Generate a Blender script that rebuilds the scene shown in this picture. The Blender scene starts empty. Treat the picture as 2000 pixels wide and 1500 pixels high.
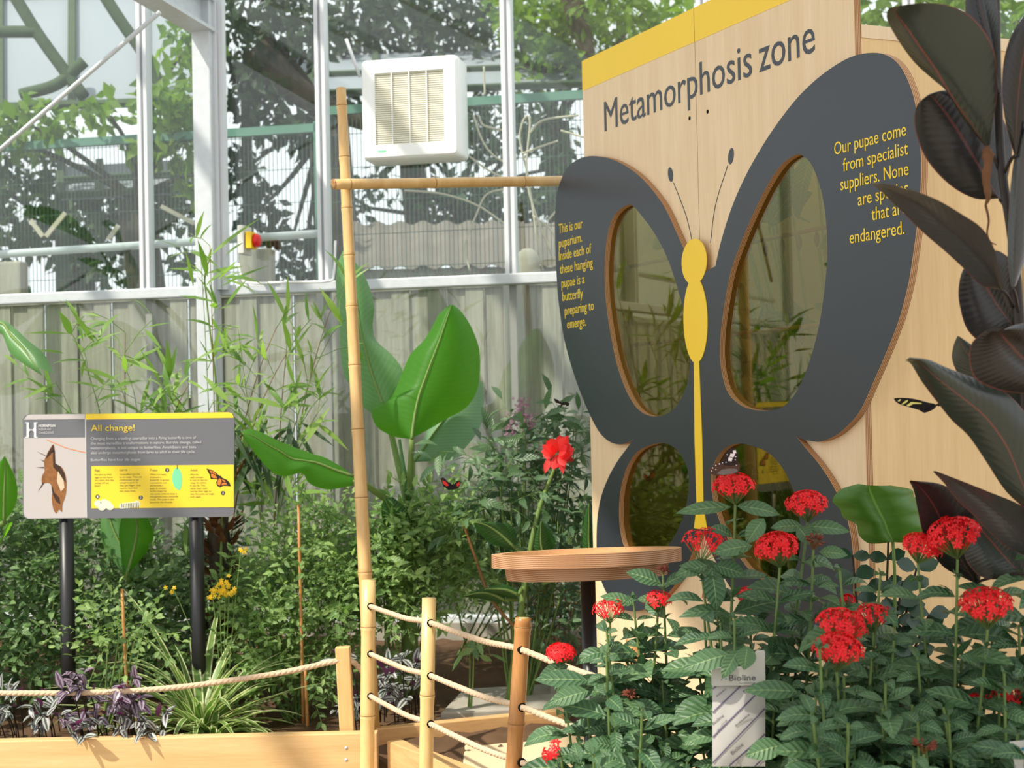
import bpy, math, random
import numpy as np
from mathutils import Vector
from mathutils.geometry import tessellate_polygon

SC = bpy.context.scene
COL = SC.collection
rng = random.Random(7)
V = lambda *a: np.array(a, float)

# ------------------------------------------------------------------ camera
F = 3100.0                       # focal length in pixels of a 2000 x 1500 frame
PITCH, ROLL = math.radians(1.294), math.radians(1.26)
CAM = V(0, 0, 1.4)
_f = V(0, math.cos(PITCH), math.sin(PITCH))
_u0 = V(0, -math.sin(PITCH), math.cos(PITCH))
_r = math.cos(ROLL) * V(1, 0, 0) - math.sin(ROLL) * _u0
_u = math.sin(ROLL) * V(1, 0, 0) + math.cos(ROLL) * _u0
cd = bpy.data.cameras.new('camera')
cd.sensor_width = 36.0
cd.lens = F / 2000 * 36.0
cd.clip_end = 200
cd.dof.use_dof = True
cd.dof.focus_distance = 3.5
cd.dof.aperture_fstop = 7.0
cam = bpy.data.objects.new('camera', cd)
COL.objects.link(cam)
from mathutils import Matrix
cam.matrix_world = Matrix(((_r[0], _u[0], -_f[0], CAM[0]), (_r[1], _u[1], -_f[1], CAM[1]),
                           (_r[2], _u[2], -_f[2], CAM[2]), (0, 0, 0, 1)))
SC.camera = cam

# ------------------------------------------------------------------ light and exposure
SC.view_settings.view_transform = 'Standard'
SC.view_settings.look = 'None'
SC.view_settings.gamma = 1
SC.view_settings.use_curve_mapping = False
SC.view_settings.exposure = 0.45
world = bpy.data.worlds.new('overcast_sky')
SC.world = world
world.use_nodes = True
_bg = world.node_tree.nodes['Background']
_bg.inputs[0].default_value = (0.93, 0.97, 1.0, 1)
_bg.inputs[1].default_value = 1.0
sun_d = bpy.data.lights.new('sun', 'SUN')
sun_d.energy = 4.0
sun_d.angle = math.radians(1.0)
sun_d.color = (1.0, 0.93, 0.80)
sun = bpy.data.objects.new('sun', sun_d)
COL.objects.link(sun)
sun.rotation_euler = Vector((0.52, 0.40, -0.76)).to_track_quat('-Z', 'Y').to_euler()
sun.location = (-3, -2, 6)


# ------------------------------------------------------------------ from the photograph's rays to points in the place
def ray(px, py):
    return _f + (px - 1000) / F * _r + (750 - py) / F * _u


def P(px, py, Y):
    r = ray(px, py)
    return CAM + r * (Y / r[1])


O = P(1375, 812, 4.2)                      # the board's seam
BU = V(.4116, -.911, 0); BU /= np.linalg.norm(BU)
BN = V(BU[1], -BU[0], 0)                   # the board's normal, to the viewer
UPZ = V(0, 0, 1)


def hit(px, py, o, n):
    r = ray(px, py)
    return CAM + r * (((o - CAM) @ n) / (r @ n))


def Bn(px, py, n=0.0):                     # on the board, n in front of its face
    return hit(px, py, O + BN * n, BN)


def Buz(u, z, n=0.0):
    return V(O[0], O[1], 0) + BU * u + BN * n + V(0, 0, z)


WO = V(0, 6.0, 0)
WD = V(1, -.21, 0); WD /= np.linalg.norm(WD)
WN = V(-.21, -1, 0); WN /= np.linalg.norm(WN)   # the glass wall's normal, into the house


def W(px, py, n=0.0):
    return hit(px, py, WO + WN * n, WN)


SY = 4.92


def S(px, py, n=0.0):                      # on the information sign
    return P(px, py, SY - n)


# ------------------------------------------------------------------ materials
def lin(c):
    return tuple(((x / 255) / 12.92 if x / 255 <= .04045 else ((x / 255 + .055) / 1.055) ** 2.4) for x in c) + (1,)


class NT:
    def __init__(s, name):
        s.m = bpy.data.materials.new(name); s.m.use_nodes = True
        s.t = s.m.node_tree; s.t.nodes.clear()
        s.out = s.n('ShaderNodeOutputMaterial')

    def n(s, kind, **kw):
        x = s.t.nodes.new(kind)
        for k, v in kw.items():
            setattr(x, k, v)
        return x

    def l(s, a, b):
        s.t.links.new(a, b)

    def math(s, op, a, b=None, c=None):
        x = s.n('ShaderNodeMath', operation=op)
        for i, v in enumerate((a, b, c)):
            if v is None: continue
            if isinstance(v, (int, float)): x.inputs[i].default_value = v
            else: s.l(v, x.inputs[i])
        return x.outputs[0]

    def mix(s, fac, a, b):
        x = s.n('ShaderNodeMix', data_type='RGBA')
        if isinstance(fac, (int, float)): x.inputs[0].default_value = fac
        else: s.l(fac, x.inputs[0])
        for i, v in ((6, a), (7, b)):
            if isinstance(v, tuple): x.inputs[i].default_value = v
            else: s.l(v, x.inputs[i])
        return x.outputs[2]

    def noise(s, scale, vec=None, stretch=None, detail=3):
        x = s.n('ShaderNodeTexNoise')
        x.inputs['Scale'].default_value = scale; x.inputs['Detail'].default_value = detail
        tc = s.n('ShaderNodeTexCoord').outputs['Object'] if vec is None else vec
        if stretch:
            mp = s.n('ShaderNodeMapping'); mp.inputs['Scale'].default_value = stretch
            s.l(tc, mp.inputs[0]); tc = mp.outputs[0]
        s.l(tc, x.inputs['Vector'])
        return x.outputs[0]

    def bsdf(s, col, rough=.5, spec=.5, metal=0, bump=None, bs=.3, bd=.002):
        b = s.n('ShaderNodeBsdfPrincipled')
        if isinstance(col, tuple): b.inputs['Base Color'].default_value = col
        else: s.l(col, b.inputs['Base Color'])
        b.inputs['Roughness'].default_value = rough
        b.inputs['Specular IOR Level'].default_value = spec
        b.inputs['Metallic'].default_value = metal
        if bump is not None:
            bp = s.n('ShaderNodeBump'); bp.inputs['Strength'].default_value = bs; bp.inputs['Distance'].default_value = bd
            s.l(bump, bp.inputs['Height']); s.l(bp.outputs[0], b.inputs['Normal'])
        return b

    def end(s, sh):
        s.l(sh.outputs[0], s.out.inputs[0]); return s.m


def plain(name, c, rough=.5, spec=.4, metal=0, var=.08, scale=6, bump=0.0):
    t = NT(name); c1 = lin(c); c2 = tuple(x * (1 - 2.2 * var) for x in c1[:3]) + (1,)
    nz = t.noise(scale)
    return t.end(t.bsdf(t.mix(nz, c1, c2), rough, spec, metal, nz if bump else None, bump))


def wood(name, c1, c2, stretch, scale=5, rough=.55, spec=.3, edge=None, contrast=1.0):
    t = NT(name)
    a = t.noise(scale, stretch=stretch, detail=6)
    b = t.noise(scale * 6, stretch=stretch, detail=2)
    f = t.math('MULTIPLY_ADD', b, .35, t.math('MULTIPLY', a, .7))
    f = t.math('MULTIPLY_ADD', t.math('SUBTRACT', f, .5), 1.8 * contrast, .5)
    f = t.n('ShaderNodeClamp').outputs[0] if False else f
    r = t.n('ShaderNodeMapRange'); t.l(f, r.inputs[0])
    r.inputs[1].default_value = .1; r.inputs[2].default_value = .9
    return t.end(t.bsdf(t.mix(r.outputs[0], lin(c1), lin(c2)), rough, spec, 0, b, .15))


def ply_edge(name, axis, ply=.0022, c1=(196, 150, 106), c2=(122, 84, 56)):
    t = NT(name)
    d = t.n('ShaderNodeVectorMath', operation='DOT_PRODUCT')
    t.l(t.n('ShaderNodeTexCoord').outputs['Object'], d.inputs[0]); d.inputs[1].default_value = tuple(axis)
    w = t.math('SINE', t.math('MULTIPLY', d.outputs['Value'], math.pi / ply))
    r = t.n('ShaderNodeMapRange'); t.l(w, r.inputs[0]); r.inputs[1].default_value = -.5; r.inputs[2].default_value = .5
    return t.end(t.bsdf(t.mix(t.math('MULTIPLY', r.outputs[0], .8), lin(c1), lin(c2)), .6, .3, 0, t.noise(60), .2))


def leafmat(name, c1, c2, trans=.35, rough=.4, spec=.4, mid=None, midw=.02, veins=0.0, veinn=14, edge=None, edgew=.12,
            stripe=None, under=None, bands=None, tcol=None, bs=.5):
    """c1..c2: colour range from leaf to leaf; mid: midrib colour; edge: margin colour; stripe: pale band colour"""
    t = NT(name)
    geo = t.n('ShaderNodeNewGeometry')
    rnd = geo.outputs['Random Per Island']
    nz = t.noise(14, detail=2)
    f = t.math('MULTIPLY_ADD', rnd, .75, t.math('MULTIPLY', nz, .3))
    col = t.mix(f, lin(c1), lin(c2))
    uv = t.n('ShaderNodeUVMap'); uv.uv_map = 'uv'
    sp = t.n('ShaderNodeSeparateXYZ'); t.l(uv.outputs[0], sp.inputs[0])
    a = t.math('MULTIPLY', t.math('ABSOLUTE', t.math('SUBTRACT', sp.outputs[0], .5)), 2.0)   # 0 midrib .. 1 margin
    hgt = None
    if veins:
        w = t.math('SINE', t.math('MULTIPLY', t.math('SUBTRACT', sp.outputs[1], t.math('MULTIPLY', a, .16)), veinn * 6.283))
        hgt = t.math('MULTIPLY_ADD', w, .5, .5)
        vf = t.math('MULTIPLY', t.math('POWER', hgt, 4.0), veins)
        col = t.mix(vf, col, lin(tuple(min(255, x * 1.25 + 14) for x in c2)))
    if stripe:
        s1 = t.math('LESS_THAN', t.math('ABSOLUTE', t.math('SUBTRACT', a, .52)), .24)
        col = t.mix(s1, col, lin(stripe))
    if edge:
        col = t.mix(t.math('GREATER_THAN', a, 1 - edgew), col, lin(edge))
    if mid:
        col = t.mix(t.math('LESS_THAN', a, midw), col, lin(mid))
    if under:
        col = t.mix(geo.outputs['Backfacing'], col, lin(under))
    b = t.bsdf(col, rough, spec, 0, hgt, bs, .0015)
    if trans <= 0:
        return t.end(b)
    tr = t.n('ShaderNodeBsdfTranslucent')
    if tcol: tr.inputs[0].default_value = lin(tcol)
    else:
        g = t.n('ShaderNodeHueSaturation'); g.inputs['Value'].default_value = 1.5; g.inputs['Saturation'].default_value = 1.15
        t.l(col, g.inputs['Color']); t.l(g.outputs[0], tr.inputs[0])
    mx = t.n('ShaderNodeMixShader'); mx.inputs[0].default_value = trans
    t.l(b.outputs[0], mx.inputs[1]); t.l(tr.outputs[0], mx.inputs[2])
    return t.end(mx)


def glassmat(name, tint, gloss, dirt_haze, dcol=(225, 230, 232), rough=.0, gcol=(.95, .95, .92, 1)):  
    t = NT(name)
    tr = t.n('ShaderNodeBsdfTransparent'); tr.inputs[0].default_value = lin(tint)
    gl = t.n('ShaderNodeBsdfGlossy'); gl.inputs['Roughness'].default_value = rough; gl.inputs[0].default_value = gcol
    df = t.n('ShaderNodeBsdfDiffuse'); df.inputs[0].default_value = lin(dcol)
    fr = t.n('ShaderNodeFresnel'); t.l(t.math('MULTIPLY_ADD', t.n('ShaderNodeNewGeometry').outputs['Backfacing'], -.8333, 1.5), fr.inputs[0])
    m1 = t.n('ShaderNodeMixShader'); t.l(t.math('MINIMUM', t.math('MULTIPLY', fr.outputs[0], gloss), .9), m1.inputs[0])
    t.l(tr.outputs[0], m1.inputs[1]); t.l(gl.outputs[0], m1.inputs[2])
    m2 = t.n('ShaderNodeMixShader')
    nz = t.noise(3, detail=5)
    t.l(t.math('MULTIPLY', nz, dirt_haze * 2), m2.inputs[0])
    t.l(m1.outputs[0], m2.inputs[1]); t.l(df.outputs[0], m2.inputs[2])
    return t.end(m2)


M = {}
M['ply_side'] = wood('birch_ply_side', (232, 198, 146), (216, 180, 128), (7, 7, .45), 4, .5, .3)
M['ply'] = wood('birch_ply', (231, 208, 174), (217, 190, 152), (7, 7, .45), 4, .5, .3)
M['ply_edge'] = ply_edge('ply_edge', BN)
M['ply_edge_flat'] = ply_edge('ply_edge_flat', (0, 0, 1), .0019, (190, 144, 106), (116, 80, 58))
M['charcoal'] = plain('charcoal_vinyl', (49, 53, 61), .34, .5, 0, .04, 3)
M['yellow'] = plain('yellow_vinyl', (243, 204, 52), .4, .4, 0, .03)
M['lettering_yellow'] = plain('lettering_yellow', (240, 208, 62), .5, .3, 0, .02)
M['pane'] = glassmat('smoked_acrylic', (226, 220, 168), 1.25, .008, (110, 100, 56), .012, (.92, .88, .66, 1))
M['sun_blocker'] = leafmat('white_sun_blocker', (236, 236, 230), (240, 240, 236), .45, .8, .2, tcol=(225, 225, 220))  # cloth of the unseen sheet added to block the sun
M['black'] = plain('black_steel', (24, 24, 26), .4, .5, 0, .05)
M['dark_hole'] = plain('dark_hole', (22, 20, 18), .9, .1)
M['galv'] = plain('galvanised_steel', (206, 212, 216), .42, .5, .1, .10, 30)
M['alu'] = plain('aluminium_bar', (214, 218, 222), .4, .5, 0, .06, 4)
M['gasket'] = plain('grey_gasket', (138, 142, 148), .5, .4)
M['white_plastic'] = plain('white_plastic', (244, 246, 244), .35, .5, 0, .02)
M['cream_slat'] = plain('cream_slat', (240, 238, 222), .4, .4, 0, .02)
M['grille_dark'] = plain('grille_gap', (220, 215, 180), .8, .2)
M['glass'] = glassmat('house_glass', (247, 251, 249), 1.0, .008)  # hazy bloom put into the panes as a thin dirty film
M['bamboo'] = wood('bamboo_cane', (224, 190, 132), (198, 156, 98), (3, 3, .6), 6, .35, .5)
M['bamboo_pale'] = wood('pale_bamboo', (234, 204, 144), (214, 176, 114), (3, 3, .6), 6, .35, .5)
M['bamboo_brown'] = wood('brown_bamboo', (206, 152, 88), (158, 104, 58), (3, 3, .6), 6, .35, .5)
M['node'] = plain('bamboo_node', (158, 118, 68), .5, .3)
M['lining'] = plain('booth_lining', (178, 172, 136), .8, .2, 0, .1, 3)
M['pine'] = wood('pine_plank', (228, 194, 142), (206, 166, 112), (.5, 8, 8), 4, .6, .25)
M['pine_side'] = wood('pine_side_plank', (218, 180, 128), (194, 150, 100), (1.2, 1.2, 9), 4, .6, .25)
M['stake'] = wood('timber_stake', (228, 192, 136), (208, 166, 108), (8, 8, .6), 5, .6, .25)
M['rope'] = plain('sisal_rope', (222, 196, 166), .8, .1, 0, .16, 180, .6)
M['sandy'] = plain('sandy_slab', (226, 204, 168), .9, .1, 0, .12, 7, .3)
M['lower_bar'] = plain('dull_bar', (150, 152, 148), .6, .3)
M['soil'] = plain('soil', (112, 88, 68), .95, .1, 0, .3, 9, .9)
M['concrete'] = plain('concrete', (178, 172, 160), .9, .1, 0, .14, 14, .4)
M['path'] = plain('path', (176, 164, 146), .9, .1, 0, .12, 8, .3)
M['fence'] = wood('weathered_fence', (190, 183, 170), (140, 134, 123), (10, 10, .5), 4, .85, .1)
M['fence_dark'] = plain('fence_gap', (110, 108, 100), .9, .1)
M['mesh_green'] = plain('green_mesh_paint', (92, 134, 118), .5, .4)
M['wire'] = plain('green_wire', (66, 92, 82), .5, .4)
M['mossy'] = plain('mossy_bar', (74, 92, 66), .8, .2, 0, .2, 20)
M['sheet'] = plain('greying_roof_sheet', (146, 152, 160), .6, .3, 0, .06, 1.2)
M['corrugated'] = plain('corrugated_sheet', (126, 120, 112), .8, .2, 0, .16, 5)
M['bark'] = wood('tree_bark', (92, 82, 70), (56, 50, 42), (6, 6, 1), 5, .9, .1)
M['twig'] = plain('dry_twig', (206, 196, 176), .8, .2)
M['stem_green'] = plain('green_stem', (112, 138, 72), .6, .3)
M['stem_brown'] = plain('brown_stem', (134, 96, 60), .7, .2)
M['red'] = plain('red_plastic', (222, 30, 34), .3, .5, 0, .02)
M['yellow_plate'] = plain('yellow_plate', (240, 200, 30), .4, .4, 0, .02)
M['grey_plastic'] = plain('grey_plastic', (206, 206, 200), .5, .4, 0, .02)
M['sign_grey'] = plain('sign_grey', (106, 108, 114), .35, .4, 0, .02)
M['sign_pale'] = plain('sign_pale', (190, 184, 183), .35, .4, 0, .04, 2)
M['sign_yellow'] = plain('sign_yellow', (238, 208, 52), .35, .4, 0, .02)
M['print_white'] = plain('print_white', (236, 236, 236), .5, .3, 0, .01)
M['print_dim'] = plain('print_small_white', (196, 197, 200), .5, .3, 0, .01)
M['print_grey'] = plain('print_grey', (130, 124, 70), .5, .3, 0, .01)
M['print_dark'] = plain('print_dark', (66, 66, 66), .5, .3, 0, .01)
M['print_orange'] = plain('print_orange', (222, 128, 50), .5, .3, 0, .05)
M['print_black'] = plain('print_black', (30, 26, 24), .5, .3, 0, .01)
M['print_mint'] = plain('print_mint', (122, 212, 162), .5, .3, 0, .05)
M['print_brown'] = plain('print_brown', (164, 110, 62), .5, .3, 0, .3, 90)
M['print_darkbrown'] = plain('print_dark_brown', (72, 48, 34), .5, .3, 0, .25, 80)
M['print_cream'] = plain('print_cream', (214, 190, 164), .5, .3, 0, .05)
M['table_ply'] = wood('table_ply', (206, 162, 116), (184, 138, 94), (1, 8, 8), 4, .5, .3)
M['print_egg'] = plain('print_egg', (226, 226, 200), .5, .3, 0, .05)
# leaves
M['tree_leaf'] = leafmat('tree_leaf', (40, 62, 32), (78, 104, 46), .35, .5, .25)
M['tree_leaf_b'] = leafmat('tree_leaf_light', (68, 102, 38), (128, 156, 62), .45, .5, .25)
M['tree_leaf_c'] = leafmat('tree_leaf_dark', (28, 42, 28), (54, 76, 40), .25, .5, .2)
M['shrub'] = leafmat('shrub_leaf', (56, 92, 54), (136, 166, 108), .35, .36, .5, veins=.12, veinn=6)
M['shrub_b'] = leafmat('shrub_leaf_light', (78, 116, 60), (156, 184, 112), .4, .42, .5, veins=.1, veinn=6)
M['shrub_c'] = leafmat('shrub_leaf_dark', (54, 84, 56), (98, 128, 86), .3, .4, .5, veins=.15, veinn=8)
M['bamboo_leaf'] = leafmat('bamboo_leaf', (84, 124, 52), (152, 182, 96), .45, .4)
M['bamboo_leaf_d'] = leafmat('dark_drooping_leaf', (44, 66, 44), (78, 104, 66), .3, .4)
M['banana'] = leafmat('banana_leaf', (58, 116, 34), (70, 130, 40), .5, .45, .25, mid=(168, 200, 96), midw=.03, veins=.10, veinn=30, tcol=(120, 186, 40), bs=.08)
M['banana_back'] = leafmat('banana_leaf_bluish', (88, 134, 78), (104, 148, 88), .35, .35, .5, mid=(168, 196, 140), midw=.03, veins=.10, veinn=30, bs=.1)
M['banana_bluish'] = leafmat('bluish_banana_leaf', (110, 146, 112), (122, 158, 120), .3, .4, .3, mid=(168, 192, 146), midw=.03, veins=.12, veinn=30, bs=.1)
M['banana_dark'] = leafmat('banana_leaf_dark', (46, 84, 40), (60, 100, 48), .35, .35, .5, mid=(96, 136, 70), midw=.03, veins=.15, veinn=16)
M['broad'] = leafmat('broad_leaf', (66, 104, 42), (78, 118, 48), .3, .4, .4, mid=(104, 146, 70), midw=.03, veins=.05, veinn=9, bs=.1)
M['rubber'] = leafmat('rubber_leaf', (40, 35, 33), (30, 30, 30), 0, .3, .5, mid=(86, 46, 42), midw=.035, veins=.02, veinn=22, bs=.12, edge=(92, 52, 46), edgew=.03, under=(78, 74, 70))
M['rubber_green'] = leafmat('rubber_leaf_greenish', (52, 58, 50), (46, 52, 46), 0, .28, .5, mid=(108, 60, 52), midw=.03, veins=.02, veinn=22, bs=.12, edge=(96, 58, 50), edgew=.03, under=(92, 92, 82))
M['rubber_grey'] = leafmat('rubber_leaf_grey_sheen', (70, 70, 70), (60, 62, 62), 0, .32, .5, mid=(60, 56, 54), midw=.03, veins=.02, veinn=22, bs=.12, edge=(110, 64, 52), edgew=.03, under=(110, 108, 100))
M['penta'] = leafmat('pentas_leaf', (50, 84, 56), (88, 120, 80), .2, .42, .45, mid=(128, 154, 102), midw=.05, veins=.22, veinn=8, bs=.8)
M['penta_stem'] = plain('pentas_stem', (108, 132, 72), .6, .3)
M['petal'] = leafmat('red_petal', (226, 22, 34), (246, 44, 48), .2, .5, .3)
M['bud'] = plain('brown_bud', (132, 70, 52), .7, .2, 0, .25, 90)
M['spider'] = leafmat('striped_strap_leaf', (96, 132, 62), (128, 158, 84), .35, .4, .4, edge=(222, 226, 176), edgew=.32)
M['trad'] = leafmat('silver_striped_leaf', (80, 66, 76), (58, 76, 60), .1, .35, .5, stripe=(164, 170, 164), under=(116, 62, 104))
M['trad_purple'] = leafmat('purple_striped_leaf', (92, 52, 84), (76, 70, 74), .12, .35, .5, stripe=(146, 134, 150), under=(124, 56, 108))
M['gloss_leaf'] = leafmat('round_glossy_leaf', (34, 58, 44), (54, 82, 58), .12, .25, .5)
M['coral'] = leafmat('coral_petal', (240, 62, 66), (252, 96, 90), .35, .5, .3)
M['yellow_petal'] = leafmat('yellow_petal', (240, 190, 20), (252, 220, 60), .3, .5, .3)
M['mauve'] = leafmat('mauve_petal', (150, 106, 134), (186, 146, 164), .2, .6, .2)
M['dry'] = plain('dry_sheath', (124, 84, 54), .7, .2, 0, .3, 40)
M['ficus_stem'] = plain('dark_stem', (48, 40, 36), .5, .4)
M['packet'] = plain('paper_packet', (180, 177, 173), .5, .35, 0, .05, 14, .15)
M['packet_card'] = plain('packet_card', (188, 186, 178), .6, .3, 0, .02)
M['purple_ink'] = plain('purple_ink', (96, 86, 112), .6, .2, 0, .02)
M['grey_ink'] = plain('grey_ink', (78, 78, 80), .6, .2, 0, .02)
M['pale_ink'] = plain('pale_ink', (148, 146, 148), .6, .2, 0, .02)
M['teal_ink'] = plain('teal_ink', (40, 128, 150), .6, .2, 0, .02)
M['wing_black'] = plain('black_wing', (30, 26, 26), .7, .2, 0, .05)
M['wing_brown'] = plain('brown_wing', (92, 62, 50), .7, .2, 0, .25, 120)
M['wing_darkbrown'] = plain('dark_brown_wing', (52, 36, 34), .7, .2, 0, .2, 100)
M['wing_grey'] = plain('grey_brown_wing', (120, 108, 104), .7, .2, 0, .15, 100)
M['wing_white'] = plain('white_wing_spot', (232, 220, 218), .7, .2, 0, .02)
M['wing_yellow'] = plain('yellow_wing_stripe', (222, 214, 120), .7, .2, 0, .02)
M['wing_red'] = plain('red_wing_patch', (226, 52, 50), .7, .2, 0, .02)
M['pupa'] = plain('pupa_shell', (96, 76, 46), .6, .3, 0, .25, 60)


# ------------------------------------------------------------------ objects
def thing(name, label, cat, loc, group=None):
    o = bpy.data.objects.new(name, None); COL.objects.link(o)
    o.location = tuple(float(x) for x in loc); o.empty_display_size = .05
    return tag(o, label, cat, group)


def tag(o, label, cat, group=None, kind=None):
    o['label'] = label; o['category'] = cat
    if group: o['group'] = group
    if kind: o['kind'] = kind
    return o


def wloc(o):
    p = np.zeros(3)
    while o is not None:
        p += np.array(o.location); o = o.parent
    return p


class MB:
    def __init__(s):
        s.v = []; s.f = []; s.uv = []; s.mi = []; s.cur = 0

    def add(s, pts, faces, uvs=None, mi=None):
        k = len(s.v)
        s.v.extend(tuple(map(float, p)) for p in pts)
        s.uv.extend(uvs if uvs is not None else [(.5, .5)] * len(pts))
        s.f.extend(tuple(i + k for i in f) for f in faces)
        s.mi.extend([s.cur if mi is None else mi] * len(faces))
        return s

    def build(s, name, mats, parent=None, smooth=True, loc=None):
        if not isinstance(mats, (list, tuple)): mats = [mats]
        base = wloc(parent) if parent is not None else (np.array(loc, float) if loc is not None else np.zeros(3))
        v = np.array(s.v, float).reshape(-1, 3) - base
        me = bpy.data.meshes.new(name)
        me.from_pydata(v.tolist(), [], s.f)
        ul = me.uv_layers.new(name='uv')
        li = np.empty(len(me.loops), dtype=np.int32); me.loops.foreach_get('vertex_index', li)
        ul.data.foreach_set('uv', np.array(s.uv, float)[li].ravel())
        for m in mats: me.materials.append(m)
        me.polygons.foreach_set('material_index', s.mi)
        me.polygons.foreach_set('use_smooth', [smooth] * len(me.polygons))
        me.update()
        o = bpy.data.objects.new(name, me); COL.objects.link(o)
        if parent is not None: o.parent = parent
        elif loc is not None: o.location = tuple(base)
        return o


def struct(o):
    o['kind'] = 'structure'; return o


def norm(v):
    v = np.asarray(v, float); n = np.linalg.norm(v)
    return v / n if n > 1e-9 else v


def hexa(mb, p8, mi=None):
    """p8: 4 points of one face in order, then the 4 opposite"""
    mb.add(p8, [(0, 1, 2, 3), (7, 6, 5, 4), (0, 4, 5, 1), (1, 5, 6, 2), (2, 6, 7, 3), (3, 7, 4, 0)], mi=mi)
    return mb


def obox(mb, c, ax, ay, az, mi=None):
    """box about c with half-axis vectors"""
    c, ax, ay, az = (np.asarray(q, float) for q in (c, ax, ay, az))
    a = [c - ax - ay - az, c + ax - ay - az, c + ax + ay - az, c - ax + ay - az]
    return hexa(mb, a + [q + 2 * az for q in a], mi)


def bar(mb, p0, p1, w, h, side=None, mi=None):
    """box bar from p0 to p1, w across side, h in the third direction"""
    p0, p1 = np.asarray(p0, float), np.asarray(p1, float)
    d = norm(p1 - p0)
    s_ = norm(np.cross(d, UPZ)) if side is None else norm(side - d * (np.asarray(side) @ d))
    if np.linalg.norm(s_) < .5: s_ = V(1, 0, 0)
    t = norm(np.cross(s_, d))
    return obox(mb, (p0 + p1) / 2, (p1 - p0) / 2, s_ * w / 2, t * h / 2, mi)


def bevel(o, w=.003, seg=2):
    m = o.modifiers.new('bevel', 'BEVEL'); m.width = w; m.segments = seg; m.limit_method = 'ANGLE'; m.angle_limit = math.radians(40)
    return o


def catmull(pts, k=6, closed=False):
    pts = [np.asarray(p, float) for p in pts]; n = len(pts); out = []
    rngi = range(n if closed else n - 1)
    for i in rngi:
        if closed: p0, p1, p2, p3 = pts[i - 1], pts[i], pts[(i + 1) % n], pts[(i + 2) % n]
        else:
            p1, p2 = pts[i], pts[i + 1]
            p0 = pts[i - 1] if i else 2 * p1 - p2
            p3 = pts[i + 2] if i + 2 < n else 2 * p2 - p1
        for j in range(k):
            t = j / k
            out.append(.5 * (2 * p1 + (p2 - p0) * t + (2 * p0 - 5 * p1 + 4 * p2 - p3) * t * t + (3 * p1 - p0 - 3 * p2 + p3) * t ** 3))
    if not closed: out.append(pts[-1])
    return out


def tube(mb, pts, r, n=8, cap=True, mi=None):
    pts = [np.asarray(p, float) for p in pts]; m = len(pts)
    r = [r] * m if isinstance(r, (int, float)) else r
    t0 = norm(pts[1] - pts[0]); a = norm(np.cross(t0, V(.31, .87, .38)))
    rings = []
    for i, p in enumerate(pts):
        t = norm(pts[min(i + 1, m - 1)] - pts[max(i - 1, 0)])
        a = norm(a - t * (a @ t)); b = np.cross(t, a)
        rings += [p + r[i] * (math.cos(2 * math.pi * j / n) * a + math.sin(2 * math.pi * j / n) * b) for j in range(n)]
    fs = [(i * n + j, i * n + (j + 1) % n, (i + 1) * n + (j + 1) % n, (i + 1) * n + j) for i in range(m - 1) for j in range(n)]
    if cap: fs += [tuple(range(n))[::-1], tuple((m - 1) * n + j for j in range(n))]
    mb.add(rings, fs, [(j / n, i / max(1, m - 1)) for i in range(m) for j in range(n)], mi)
    return mb


def prism(mb, outline, holes, fmap, back, mi_face=0, mi_side=1):
    """outline and holes: lists of 2-D points; fmap(point) -> world point of the front face; back: vector from front to back"""
    loops = [list(outline)] + [list(h) for h in holes]
    tris = tessellate_polygon([[Vector((p[0], p[1], 0)) for p in L] for L in loops])
    flat = [p for L in loops for p in L]
    fr = [fmap(p) for p in flat]; bk = [p + back for p in fr]; n = len(flat)
    tr = []
    for t in tris:
        a, b, c = (fr[i] for i in t)
        tr.append(tuple(t) if np.cross(b - a, c - a) @ back < 0 else tuple(t[::-1]))
    mb.add(fr + bk, tr + [tuple(i + n for i in t[::-1]) for t in tr], mi=mi_face)
    k = 0
    for L in loops:                       # side walls get their own vertices: sharp edges
        m = len(L)
        a = fr[k:k + m]; b = bk[k:k + m]
        mb.add(a + b, [(j, (j + 1) % m, m + (j + 1) % m, m + j) for j in range(m)], mi=mi_side)
        k += m
    return mb


def ellipse(cx, cy, rx, ry, rot=0, n=28):
    c, s = math.cos(rot), math.sin(rot)
    return [(cx + rx * math.cos(t) * c - ry * math.sin(t) * s, cy + rx * math.cos(t) * s + ry * math.sin(t) * c)
            for t in (2 * math.pi * i / n for i in range(n))]


_tc = {}


def glyphs(s, bold=0.0):
    """the built-in font's outline of s as triangles: points (n,2), faces, width, cap height"""
    if (s, bold) in _tc: return _tc[(s, bold)]
    cu = bpy.data.curves.new('t', 'FONT'); cu.body = s; cu.offset = bold; cu.resolution_u = 3
    cu.extrude = 0.02
    ob = bpy.data.objects.new('t', cu); COL.objects.link(ob)
    bpy.context.view_layer.update()
    dg = bpy.context.evaluated_depsgraph_get()
    me = bpy.data.meshes.new_from_object(ob.evaluated_get(dg))
    v = np.array([x.co[:] for x in me.vertices]); f = [tuple(p.vertices) for p in me.polygons]
    bpy.data.objects.remove(ob); bpy.data.curves.remove(cu); bpy.data.meshes.remove(me)
    _tc[(s, bold)] = (v, f)
    return v, f


CAPH = None


def lettering(mb, s, p0, p1, cap, up, n, thick=.0006, bold=0.0, mi=None, keep=None):
    """s written from p0 to p1 (world points on the baseline), cap height in metres; keep: width per cap height instead of p1's distance"""
    global CAPH
    if CAPH is None:
        CAPH = glyphs('H')[0][:, 1].max()
    v, f = glyphs(s, bold)
    x0, x1 = v[:, 0].min(), v[:, 0].max()
    p0, p1 = np.asarray(p0, float), np.asarray(p1, float)
    ex = (p1 - p0) / (x1 - x0)
    ey = np.asarray(up, float) * (cap / CAPH)
    ez = np.asarray(n, float) * thick / .04
    pts = [p0 + ex * (a[0] - x0) + ey * a[1] + ez * (a[2] + .02) for a in v]
    mb.add(pts, f, mi=mi)
    return mb


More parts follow.
